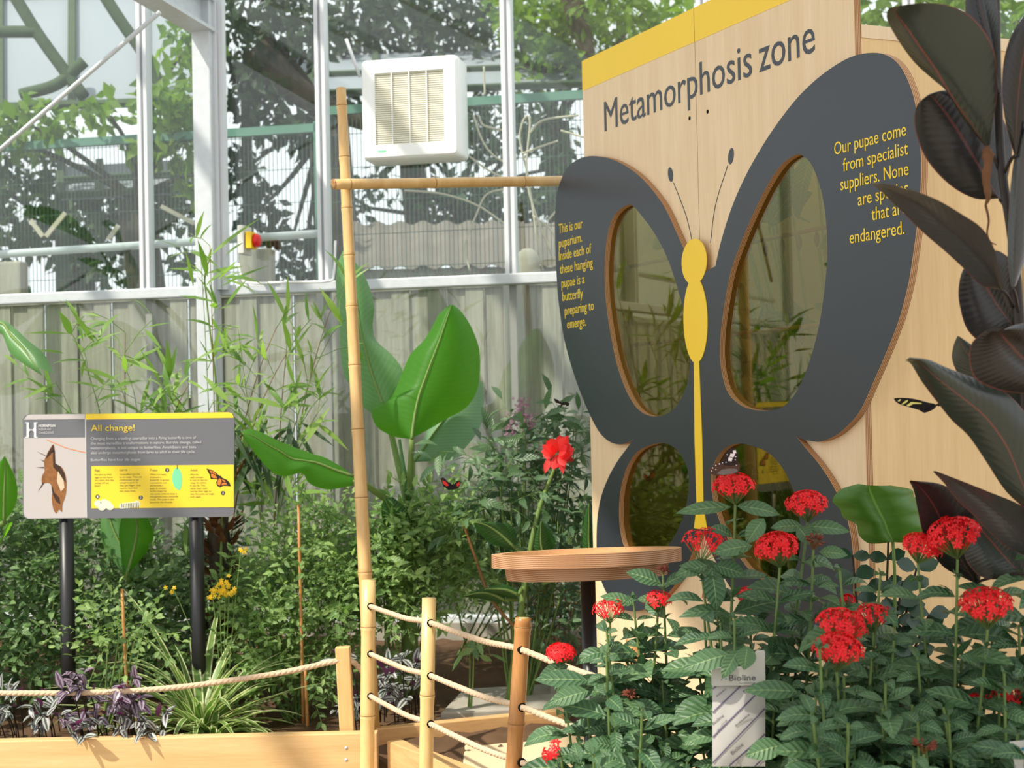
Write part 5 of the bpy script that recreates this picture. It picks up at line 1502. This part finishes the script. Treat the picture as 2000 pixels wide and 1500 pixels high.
# cannas behind the table
cb0 = P(985, 1260, 5.0)
can = thing('canna', 'dark leaved canna with a coral red bloom beside the butterfly board', 'canna', V(cb0[0], 5.0, soil_h(cb0[0], 5.0)))
mb = MB(); tube(mb, catmull([V(cb0[0], 5.0, soil_h(cb0[0], 5.0)), P(1040, 1050, 5.0), P(1088, 900, 5.0)], 6), list(np.linspace(.012, .005, 13)), 8); mb.build('stem', M['stem_green'], can)
for rows, ft in (([(1000, 1072, 1006, 1070, 1010, 1060), (960, 1062, 975, 1042, 1005, 1034), (935, 1040, 950, 1026, 985, 1022), (925, 1022, 928, 1020, 935, 1019)], (1030, 1085, 5.0)),
                 ([(978, 1178, 985, 1172, 990, 1160), (950, 1172, 960, 1160, 985, 1145), (925, 1168, 935, 1158, 950, 1148), (902, 1166, 905, 1164, 908, 1162)], (1010, 1170, 5.0)),
                 ([(1010, 1170, 1012, 1162, 1012, 1155), (985, 1166, 988, 1152, 990, 1142), (960, 1160, 960, 1150, 962, 1144), (945, 1152, 946, 1151, 948, 1150)], (1020, 1150, 5.0)),
                 ([(1068, 1110, 1072, 1108, 1080, 1100), (1045, 1080, 1058, 1070, 1085, 1062), (1045, 1050, 1056, 1040, 1080, 1038), (1055, 1020, 1057, 1018, 1060, 1018)], (1040, 1130, 5.0)),
                 ([(1150, 1110, 1155, 1105, 1160, 1095), (1138, 1070, 1150, 1060, 1165, 1060), (1140, 1020, 1150, 1015, 1160, 1020), (1148, 985, 1150, 983, 1152, 986)], (1060, 1140, 5.0))):
    bleaf(can, rows, 4.95, 4.90, .02, .03, 'banana_dark', .01, ft, pr=.005)
r = random.Random(3); mb = MB(); fcx = P(1090, 884, 4.98)
for k in range(30):
    d = norm(V(r.uniform(-1, 1), r.uniform(-.9, .3), r.uniform(-.5, 1)))
    leaf(mb, fcx + d * .006, d, V(0, -1, .4), r.uniform(.040, .060), r.uniform(.024, .036), r.uniform(.1, .7), -.2, 4, .6, .7)
for dx in (-18, 6): leaf(mb, P(1090 + dx, 895, 4.97), V(dx / 60, -.2, -1), V(0, -1, 0), .05, .022, .3, .2, 4)
mb.build('bloom', M['coral'], can)


# --- leafy bushes ------------------------------------------------
def bush(name, label, cat, base, blobs, m, L, Wd, stem='stem_green', seed=1, mains=4, tw=(.10, .2), gap=.5, group=None, droop=.1, seg=3, bend=(.1, .8)):
    """a bush of leafy twigs: blobs are (px, py, rx px, ry px, Y, depth radius, twigs)"""
    r = random.Random(seed)
    b = P(base[0], base[1], base[2]); b = V(b[0], base[2], soil_h(b[0], base[2]))
    t = thing(name, label, cat, b, group)
    sm = MB(); lf = MB()
    for (px, py, rx, ry, Y, rY, cnt) in blobs:
        c = P(px, py, Y); sc = V(rx / F * Y, rY, ry / F * Y)
        for k in range(max(1, mains // 2)):
            e = c + V(r.uniform(-.6, .6), r.uniform(-.6, .6), r.uniform(-.2, .7)) * sc
            tube(sm, bez(b + V(r.uniform(-.04, .04), r.uniform(-.03, .03), -.02), V(lerp(b[0], e[0], .7), lerp(b[1], e[1], .7), lerp(b[2], e[2], .5)), e, 8), list(np.linspace(.0045, .0018, 9)), 5, False)
        for _ in range(cnt):
            while True:
                v = V(r.uniform(-1, 1), r.uniform(-1, 1), r.uniform(-1, 1))
                if v @ v <= 1: break
            p = c + v * sc
            gz = soil_h(p[0], p[1]) + .015
            if p[2] < gz: p[2] = gz + r.uniform(0, .05)
            d = norm(v * .5 + rvec(r) * .7 + V(0, -.15, .45 - droop)); ln = r.uniform(*tw)
            q = p + d * ln; mid = p + d * ln * .5 + V(0, 0, .02)
            path = bez(p, mid, q - V(0, 0, droop * .06), 5); tube(sm, path, .0011, 3, False)
            l0 = L * r.uniform(.7, 1.2); sgap = l0 * gap; s = .15; k = 0
            while s < 1.0:
                i = min(4, int(s * 5)); pp_ = lerp(path[i], path[i + 1], s * 5 - i)
                side = norm(np.cross(d, V(0, -.5, 1) + rvec(r) * .5)) * (1 if k % 2 else -1)
                dirn = norm(side + d * r.uniform(.2, .9) + V(0, -.1, -droop))
                l = l0 * r.uniform(.5, 1.2)
                leaf(lf, pp_, dirn, V(0, -.45, .8) + rvec(r) * .8, l, l * Wd, r.uniform(*bend), .2, seg)
                s += sgap / ln; k += 1
            leaf(lf, q, d, V(0, -.45, .9) + rvec(r) * .4, l0, l0 * Wd, r.uniform(*bend), .2, seg)
    sm.build('stems', M[stem], t); lf.build('leaves', M[m], t)
    return t


bush('leafy_shrub', 'dense green shrub behind the left post of the information sign', 'shrub', (60, 1380, 5.25), [(50, 1150, 90, 150, 5.25, .13, 190), (170, 1120, 110, 110, 5.3, .13, 190), (30, 1300, 80, 80, 5.2, .1, 90), (200, 1270, 80, 80, 5.25, .1, 100), (-120, 1150, 120, 190, 5.25, .18, 150)], 'shrub', .044, .42, seed=11)
bush('leafy_shrub', 'green shrub between the two posts of the information sign', 'shrub', (280, 1390, 5.3), [(290, 1150, 80, 90, 5.3, .12, 130), (340, 1240, 70, 100, 5.25, .12, 110)], 'shrub', .040, .45, seed=12)
bush('leafy_shrub', 'broad pale green shrub left of the tall bamboo pole', 'shrub', (570, 1370, 5.1), [(600, 1090, 80, 70, 5.15, .12, 84), (500, 1140, 46, 70, 5.2, .1, 40), (600, 1200, 95, 100, 5.1, .13, 200), (500, 1230, 60, 90, 5.15, .11, 110), (665, 1090, 45, 90, 5.1, .1, 64), (560, 1310, 80, 45, 5.05, .09, 60), (675, 1240, 35, 90, 5.1, .08, 80)], 'shrub_b', .034, .42, seed=13, gap=.6)
bush('leafy_shrub', 'green shrub right of the tall bamboo pole below the banana leaves', 'shrub', (770, 1300, 5.15), [(770, 1070, 60, 50, 5.15, .1, 100), (760, 1150, 60, 60, 5.1, .1, 120), (850, 1050, 60, 50, 5.15, .1, 80), (845, 1120, 70, 45, 5.2, .1, 90), (760, 1210, 40, 30, 5.1, .08, 36)], 'shrub_b', .040, .42, seed=14)
bush('leafy_shrub', 'pale feathery shrub behind the round table', 'shrub', (900, 1200, 5.6), [(930, 1100, 90, 70, 5.6, .08, 170), (1010, 1130, 90, 45, 5.6, .08, 100), (1100, 1120, 50, 50, 5.55, .08, 70)], 'shrub_b', .03, .3, seed=15, gap=.5)
bush('butterfly_bush', 'dark shrub with mauve flower spikes left of the butterfly board', 'shrub', (1020, 1260, 5.1), [(985, 920, 55, 45, 5.15, .1, 18), (955, 985, 50, 55, 5.1, .1, 26), (1050, 970, 70, 60, 5.15, .1, 36), (1105, 915, 45, 40, 5.2, .09, 16), (1110, 1020, 45, 70, 5.15, .09, 34), (1030, 850, 50, 35, 5.15, .1, 14), (1110, 840, 35, 25, 5.2, .08, 8)], 'shrub_c', .076, .30, 'stem_green', 16, mains=6, gap=.46, droop=.35, bend=(.3, 1.1))
# its mauve flower spikes
ob = [o for o in COL.objects if o.name.startswith('butterfly_bush')][0]
r = random.Random(8)
for px, py, h_ in ((1000, 830, .04), (1018, 795, .03), (1032, 826, .03)):
    mb = MB(); c = P(px, py, 5.1)
    for _ in range(70): star(mb, c + V(r.gauss(0, .012), r.gauss(0, .012), r.uniform(-h_, h_)), rvec(r), .0065, r)
    mb.build('flower_spike', M['mauve'], ob)
bush('leafy_shrub', 'dark drooping shrub right of the round table post below the board', 'shrub', (1090, 1250, 5.2), [(1080, 1180, 55, 35, 5.2, .08, 40), (1115, 1210, 30, 30, 5.2, .06, 20)], 'shrub_c', .055, .32, 'stem_brown', 17, droop=.4)
bush('leafy_plant', 'small plant with drooping leaves on the dark soil behind the fence ropes', 'plant', (925, 1310, 4.9), [(925, 1262, 22, 14, 4.9, .03, 5)], 'shrub', .075, .36, seed=18, droop=.6, tw=(.03, .05))
bush('leafy_shrub', 'small shrub with pale pinnate leaves in front of the left sign post', 'shrub', (200, 1400, 4.78), [(195, 1235, 65, 30, 4.76, .04, 18), (270, 1235, 30, 30, 4.76, .04, 8), (220, 1275, 40, 24, 4.76, .04, 8)], 'shrub_b', .030, .5, seed=19, gap=.62)
bush('leafy_shrub', 'dark low shrub along the bed beyond the left picture edge', 'shrub', (-300, 1380, 5.2), [(-320, 1200, 200, 200, 5.2, .2, 170), (-550, 1100, 220, 260, 5.4, .25, 170)], 'shrub_c', .06, .4, seed=20)
bush('leafy_shrub', 'green undergrowth behind the cane stakes in the middle of the bed', 'shrub', (450, 1370, 5.4), [(430, 1150, 50, 110, 5.45, .08, 70), (420, 1290, 70, 70, 5.35, .08, 60)], 'shrub_c', .05, .38, seed=22)

# yellow blooms
yf = P(433, 1150, 4.95)
ye = thing('yellow_flower_plant', 'yellow flowered stem beside the right post of the information sign', 'flower', V(yf[0], 4.95, soil_h(yf[0], 4.95)))
r = random.Random(9); mb = MB(); sm = MB()
g0 = V(yf[0], 4.95, soil_h(yf[0], 4.95))
for px, py, k in ((428, 1155, 16), (440, 1140, 12), (415, 1160, 8), (448, 1158, 8), (471, 1075, 5), (338, 1150, 3)):
    c = P(px, py, 4.92); tube(sm, bez(g0, lerp(g0, c, .6) + V(0, 0, .05), c, 6), .0016, 4, False)
    for _ in range(k): star(mb, c + V(r.gauss(0, .009), r.gauss(0, .009), r.gauss(0, .011)), V(0, -1, .4) + rvec(r) * .6, .0085, r)
sm.build('stems', M['stem_green'], ye); mb.build('blooms', M['yellow_petal'], ye)

# shaggy trunk behind the sign
tk = P(428, 1010, 5.25); tg = V(P(425, 1400, 5.25)[0], 5.25, soil_h(-.9, 5.25))
pt = thing('shaggy_trunk', 'short shaggy brown trunk with dark drooping leaves behind the right sign post', 'palm', tg)
mb = MB(); tube(mb, catmull([tg, P(426, 1200, 5.25), tk], 8), [.034 + .006 * math.sin(i * 1.9) for i in range(17)], 12); mb.build('trunk', M['bark'], pt)
r = random.Random(4); mb = MB()
for k in range(110):
    ph = r.uniform(0, 6.28); h = r.uniform(0, 1); c = lerp(tg, tk, .2 + .8 * h) + V(.036 * math.cos(ph), .036 * math.sin(ph), 0)
    leaf(mb, c, V(math.cos(ph), math.sin(ph), .8), V(math.cos(ph), math.sin(ph), -.5), .07, .03, r.uniform(-.6, .6), .4, 3)
mb.build('bark_flakes', M['dry'], pt)
mb = MB(); crown = P(505, 860, 5.2)
for k in range(46):
    c = crown + V(r.uniform(-.12, .13), r.uniform(-.1, .1), r.uniform(-.06, .07))
    leaf(mb, c, V(r.uniform(-.6, .6), r.uniform(-.5, .2), r.uniform(-1.2, -.2)), V(r.uniform(-.5, .5), -1, .3), r.uniform(.10, .19), r.uniform(.014, .022), r.uniform(-.3, .5), .2, 5)
mb.build('drooping_leaves', M['bamboo_leaf_d'], pt)
mb = MB(); tube(mb, bez(tk, lerp(tk, crown, .5) + V(0, 0, .06), crown, 6), .006, 6); mb.build('stem', M['stem_brown'], pt)

# --- living bamboo ----------------------------------------------
def living_bamboo(label, base, culms, n_leaf, seed, m='bamboo_leaf'):
    r = random.Random(seed)
    b = P(base[0], base[1], base[2]); b = V(b[0], base[2], soil_h(b[0], base[2]))
    t = thing('bamboo_plant', label, 'bamboo', b, 'leafy bamboo plants')
    lf = MB()
    for c in culms:
        c0_, c2_ = P(*c[0]), P(*c[-1]); pts = bez(lerp(b + V(r.uniform(-.05, .05), 0, -.02), c0_, .0), c0_ + (c0_ - c2_) * .15, c2_, 22); mb = MB()
        tube(mb, pts, list(np.linspace(.0034, .0011, len(pts))), 6); mb.build('culm', M['stem_brown'] if r.random() < .4 else M['stem_green'], t)
        m0 = int(len(pts) * .45)
        for i in range(m0, len(pts), 2):
            # a side twig at each joint with a fan of blades
            d0 = norm(V(r.uniform(-1, 1), r.uniform(-.6, .4), r.uniform(.0, 1))); ln = r.uniform(.05, .16)
            e = pts[i] + d0 * ln; tw = MB(); tube(lf, [pts[i], lerp(pts[i], e, .5) + V(0, 0, .01), e], .0012, 4, False)
            for _ in range(n_leaf):
                s = r.uniform(.4, 1); d = norm(d0 * .6 + rvec(r) * .9 + V(0, -.1, .1)); l = r.uniform(.07, .15)
                leaf(lf, lerp(pts[i], e, s), d, V(0, -.6, .8) + rvec(r) * .4, l, l * r.uniform(.11, .16), r.uniform(.1, .9), .15, 4, .4)
    lf.build('leaves', M[m], t)
    return t


living_bamboo('leafy bamboo growing up in front of the steel post', (430, 1250, 5.3), [[(415, 850, 5.3), (385, 640, 5.3), (378, 560, 5.3), (392, 500, 5.3)], [(420, 800, 5.2), (440, 640, 5.2), (430, 560, 5.15), (410, 480, 5.15)], [(440, 850, 5.3), (470, 700, 5.3), (500, 655, 5.25), (540, 640, 5.2)], [(450, 900, 5.3), (400, 800, 5.2), (340, 770, 5.1)], [(440, 880, 5.3), (460, 780, 5.2), (500, 720, 5.1), (560, 690, 5.1)]], 4, 51)
living_bamboo('leafy bamboo between the sign and the tall bamboo pole', (520, 1200, 5.3), [[(550, 860, 5.3), (590, 760, 5.3), (640, 640, 5.3), (655, 580, 5.3)], [(540, 870, 5.3), (585, 800, 5.25), (575, 730, 5.25), (560, 680, 5.25)], [(520, 880, 5.2), (530, 760, 5.15), (600, 700, 5.1), (650, 650, 5.1)], [(540, 900, 5.3), (600, 820, 5.25), (640, 780, 5.25)], [(500, 900, 5.2), (470, 800, 5.15), (480, 700, 5.15), (465, 640, 5.15)]], 3, 52)
living_bamboo('leafy bamboo rising behind the top left of the information sign', (260, 1250, 5.3), [[(225, 820, 5.2), (190, 740, 5.15), (140, 650, 5.1)], [(240, 820, 5.2), (215, 760, 5.2), (232, 690, 5.2), (245, 650, 5.2)], [(280, 830, 5.2), (300, 790, 5.15), (260, 760, 5.1)], [(230, 850, 5.2), (160, 790, 5.15), (90, 770, 5.1)], [(300, 850, 5.2), (340, 800, 5.15), (370, 750, 5.1)]], 4, 53)
# a few blades that show singly
sb = thing('bamboo_plant', 'bamboo shoot with long bright blades across the steel post beside the red button', 'bamboo', V(P(425, 1300, 5.2)[0], 5.2, soil_h(-.95, 5.2)))
mb = MB(); g0 = np.array(sb.location); tube(mb, catmull([g0, P(432, 900, 5.2), P(405, 600, 5.2), P(400, 540, 5.15), P(412, 500, 5.1)], 6), list(np.linspace(.005, .0015, 25)), 6); mb.build('culm', M['stem_green'], sb)
mb = MB()
for (x0, y0), (x1, y1), w in (((408, 502), (500, 420), 10), ((440, 500), (472, 470), 12), ((400, 560), (440, 520), 9), ((378, 560), (365, 490), 8), ((405, 540), (390, 470), 14), ((430, 560), (520, 512), 9), ((392, 530), (330, 520), 8), ((440, 600), (480, 540), 9), ((420, 590), (350, 572), 8), ((140, 655), (118, 607), 20), ((145, 662), (195, 645), 14), ((160, 688), (205, 660), 12), ((135, 652), (45, 645), 8), ((125, 690), (72, 680), 8)):
    a, b = P(x0, y0, 5.1), P(x1, y1, 5.05); L = np.linalg.norm(b - a)
    leaf(mb, a, b - a, V(.2, -.7, .7), L, w / F * 5.1, .25, .15, 5, .4)
mb.build('leaves', M['bamboo_leaf'], sb)

# --- spider plants ----------------------------------------------
def spider(label, c, n, Lr, seed, spread=1.0, up=.9):
    r = random.Random(seed); g = P(*c); g = V(g[0], c[2], soil_h(g[0], c[2]) - .004)
    t = thing('spider_plant', label, 'spider plant', g, 'spider plants'); 
    mb = MB()
    for k in range(n):
        ph = r.uniform(0, 6.28); el = r.uniform(.25, 1.35) * up
        front = math.sin(ph) < -.15
        d = norm(V(math.cos(ph) * spread, math.sin(ph) * .8, math.tan(el) * .6))
        nn = norm(V(0, 0, 1) - d * d[2] + V(0, 0, .001)); L = r.uniform(*Lr) * (.62 if front else 1)
        if front: d = norm(d + V(0, 0, .5))
        leaf(mb, g + V(math.cos(ph), math.sin(ph), 0) * .012, d, nn, L, r.uniform(.017, .028), r.uniform(.4, 1.9), .3, 9, .35, .6)
    mb.build('leaves', M['spider'], t)


spider('tall striped spider plant around the right post of the information sign', (392, 1400, 4.82), 105, (.32, .56), 61, .95, 1.08)
spider('low striped spider plant spilling over the plank in front of the sign post', (415, 1415, 4.72), 46, (.14, .30), 62, 1.2, .85)

# --- silver striped trailing plants -------------------------------
def trailing(label, spots, seed, m='trad', L=.048):
    r = random.Random(seed); c = P(*spots[0]); g = V(c[0], spots[0][2], soil_h(c[0], spots[0][2]))
    t = thing('wandering_plant', label, 'trailing plant', g, 'striped trailing plants'); lf = MB(); sm = MB()
    for (px, py, Y) in spots:
        p = P(px, py, Y)
        zg = soil_h(p[0], Y) + .006
        if Y > 4.5 and p[2] < zg: p[2] = zg
        d = norm(V(r.uniform(-1, 1), -.8, r.uniform(-.1, .5)))
        e = p + d * .07
        tube(sm, bez(V(p[0], p[1] + .04, min(p[2], zg)) if Y > 4.5 else p, p + V(0, 0, .03), e, 5), .0022, 5, False)
        for k in range(7):
            o = norm(rvec(r) + d * .6 + V(0, -.5, .2)); l = L * r.uniform(.7, 1.2)
            leaf(lf, lerp(p, e, k / 6), o, V(0, -.5, .9) + rvec(r) * .35, l, l * .42, r.uniform(.2, .9), .25, 4, .4, .8)
    sm.build('stems', M['ficus_stem'], t); lf.build('leaves', M[m], t)


r = random.Random(77)
trailing('purple tinted striped trailing plant at the foot of the left sign post', [(185, 1350, 4.6)] + [(r.uniform(140, 280), r.uniform(1310, 1420), r.uniform(4.56, 4.72)) for _ in range(16)], 71, 'trad_purple')
trailing('silver striped trailing plant hanging over the front plank', [(200, 1420, 4.55), (172, 1440, 4.52), (230, 1425, 4.54), (310, 1400, 4.56), (320, 1425, 4.52), (290, 1420, 4.55), (145, 1425, 4.54), (260, 1405, 4.56)], 72, 'trad')
trailing('silver striped trailing plant at the left edge under the rope', [(30, 1380, 4.7)] + [(r.uniform(-60, 110), r.uniform(1350, 1410), r.uniform(4.6, 4.85)) for _ in range(14)], 73, 'trad')
trailing('silver striped trailing plant on the soil between the timber stake and second fence post', [(740, 1350, 4.8)] + [(r.uniform(690, 815), r.uniform(1285, 1390), r.uniform(4.72, 5.0)) for _ in range(20)], 74, 'trad', .05)

# --- thin cane stakes ---------------------------------------------
for a, b, Y, lb in (((592, 1370), (583, 985), 4.95, 'thin brown cane stake in the shrub left of the tall bamboo pole'), ((292 - 40, 1405), (248 - 10, 1150), 4.75, 'thin brown cane stake left of the spider plant'), ((600, 1372), (596, 1300), 4.9, 'short thin cane stake in the soil left of the timber stake')):
    p0, p1 = P(*a, Y), P(*b, Y); p0[2] = soil_h(p0[0], Y) - .02
    cane('cane_stake', lb, p0, p1, .0055, .0045, [.25, .5, .78], 'bamboo_brown', 'thin cane stakes')
mb = MB(); tube(mb, catmull([P(1020, 1240, 4.95), P(960, 1170, 5.0), P(925, 1080, 5.02), P(905, 1020, 5.03)], 6), .005, 6)
tag(mb.build('bare_stem', M['stem_brown']), 'bare brown stem leaning left behind the round table', 'stem')


# ================================================================== butterflies
def bfly(name, label, loc): return thing(name, label, 'butterfly', loc, 'butterflies')


YF = 2.80
def fl(px, py, n=0.0, Y=YF): return P(px, py, Y - n)


b1 = bfly('butterfly', 'brown butterfly with a white banded wing feeding on the topmost red flower head', fl(1420, 926))
hindw = [(1384, 921), (1385, 915), (1391, 912), (1398, 905), (1410, 903), (1420, 905), (1430, 906), (1442, 903), (1445, 912), (1443, 920), (1432, 925), (1415, 928), (1400, 929), (1391, 927)]
forew = [(1408, 905), (1414, 893), (1421, 882), (1429, 875), (1436, 876), (1440, 882), (1441, 892), (1441, 906), (1432, 909), (1418, 909)]
def flat(parent, name, pts, n, m, d=.0006, Y=YF):
    mb = MB(); prism(mb, pts, [], lambda p: P(p[0], p[1], Y - n), V(0, d, 0), 0, 0); return mb.build(name, M[m], parent, smooth=False)


w = flat(b1, 'hind_wing', [tuple(q) for q in catmull([V(*q) for q in hindw], 3, True)], .002, 'wing_brown')
mb = MB()
for x, y, r_ in ((1392, 914, 1.2), (1398, 909, 1.3), (1405, 906, 1.3), (1413, 907, 1.2), (1390, 920, 1.1), (1398, 917, 1), (1438, 908, 1.4)): prism(mb, ellipse(x, y, r_, r_, 0, 10), [], lambda p: P(p[0], p[1], YF - .0024), V(0, .0003, 0), 0, 0)
mb.build('spots', M['wing_white'], w, smooth=False)
mb = MB(); prism(mb, [(1400, 925), (1410, 917), (1425, 915), (1440, 916), (1441, 921), (1430, 925), (1412, 928)], [], lambda p: P(p[0], p[1], YF - .0023), V(0, .0002, 0), 0, 0); mb.build('grey_patch', M['wing_grey'], w, smooth=False)
w = flat(b1, 'fore_wing', [tuple(q) for q in catmull([V(*q) for q in forew], 3, True)], .0028, 'wing_darkbrown')
mb = MB()
for q in ([(1431, 880), (1437, 879), (1438, 885), (1432, 886)], [(1427, 886), (1436, 886), (1433, 893), (1425, 892)], [(1423, 893), (1431, 894), (1429, 901), (1422, 900)]): prism(mb, q, [], lambda p: P(p[0], p[1], YF - .0032), V(0, .0003, 0), 0, 0)
for x, y in ((1437, 892), (1436, 898), (1418, 903), (1411, 904), (1420, 888)): prism(mb, ellipse(x, y, 1.1, 1.1, 0, 8), [], lambda p: P(p[0], p[1], YF - .0032), V(0, .0003, 0), 0, 0)
mb.build('white_band', M['wing_white'], w, smooth=False)
mb = MB(); tube(mb, [fl(1428, 923), fl(1440, 918), fl(1446, 917)], [.0012, .0022, .0016], 8)
for q in ((1444, 927), (1440, 928), (1436, 929)): tube(mb, [fl(1441, 919), fl(*q)], .0004, 4)
mb.build('body', M['wing_darkbrown'], b1)
mb = MB(); tube(mb, [fl(1446, 917), fl(1453, 908)], .0003, 4); tube(mb, [fl(1446, 917), fl(1456, 912)], .0003, 4); mb.build('antennae', M['wing_black'], b1)

YZ = 2.7
b2 = bfly('butterfly', 'black and yellow striped butterfly flying before the lower rubber plant leaf', P(1830, 792, YZ))
w = flat(b2, 'fore_wing', [tuple(q) for q in catmull([V(*q) for q in ((1746, 779), (1760, 777), (1785, 779), (1812, 786), (1828, 790), (1824, 799), (1806, 806), (1795, 801), (1775, 795), (1756, 789))], 3, True)], 0, 'wing_black', .0006, YZ)
mb = MB()
for q in ([(1760, 790), (1768, 783), (1774, 781), (1772, 785), (1764, 790)], [(1770, 792), (1780, 785), (1800, 787), (1800, 789), (1784, 789), (1774, 794)], [(1753, 784), (1757, 780), (1760, 780), (1757, 784)]): prism(mb, q, [], lambda p: P(p[0], p[1], YZ - .0004), V(0, .0003, 0), 0, 0)
mb.build('stripes', M['wing_yellow'], w, smooth=False)
w = flat(b2, 'hind_wing', [(1830, 790), (1845, 780), (1862, 768), (1873, 763), (1872, 768), (1860, 779), (1844, 789), (1833, 794)], -.002, 'wing_black', .0006, YZ)
mb = MB(); prism(mb, [(1855, 773), (1864, 766), (1866, 768), (1859, 774)], [], lambda p: P(p[0], p[1], YZ + .0016), V(0, .0003, 0), 0, 0); mb.build('stripes', M['wing_yellow'], w, smooth=False)
mb = MB(); tube(mb, [P(1805, 806, YZ - .002), P(1822, 796, YZ - .002), P(1833, 789, YZ - .002)], [.0008, .002, .0013], 8); mb.build('body', M['wing_black'], b2)

YR = 4.9
b3 = bfly('butterfly', 'small black butterfly with red wing patches above the shrub by the banana stem', P(881, 950, YR))
for pts, sp in ([[(860, 934), (866, 932), (874, 940), (884, 947), (886, 956), (876, 957), (866, 950)], [(864, 938), (870, 940), (877, 948), (872, 950), (866, 945)]], [[(884, 948), (892, 940), (899, 938), (900, 945), (894, 954), (886, 957)], [(891, 946), (897, 941), (898, 946), (893, 951)]]):
    w = flat(b3, 'wing', pts, .002, 'wing_black', .0008, YR)
    flat(w, 'red_patch', sp, .0026, 'wing_red', .0004, YR)
mb = MB(); tube(mb, [P(884, 958, YR), P(885, 950, YR), P(885, 944, YR)], [.001, .0025, .0015], 8); mb.build('body', M['wing_black'], b3)
YW = 4.7
b4 = bfly('butterfly', 'small black and white butterfly flying above the coral red bloom', P(1097, 790, YW))
for pts, sp in ([[(1081, 778), (1088, 780), (1098, 787), (1096, 792), (1088, 791)], [(1086, 787), (1095, 789), (1095, 791), (1089, 791)]], [[(1098, 787), (1106, 785), (1113, 788), (1110, 793), (1100, 794)], [(1098, 792), (1105, 791), (1106, 793), (1100, 794)]]):
    w = flat(b4, 'wing', pts, 0, 'wing_black', .0008, YW)
    flat(w, 'white_patch', sp, .0006, 'wing_white', .0004, YW)
mb = MB(); tube(mb, [P(1094, 796, YW), P(1098, 789, YW), P(1101, 785, YW)], [.001, .002, .0012], 8); mb.build('body', M['wing_black'], b4)
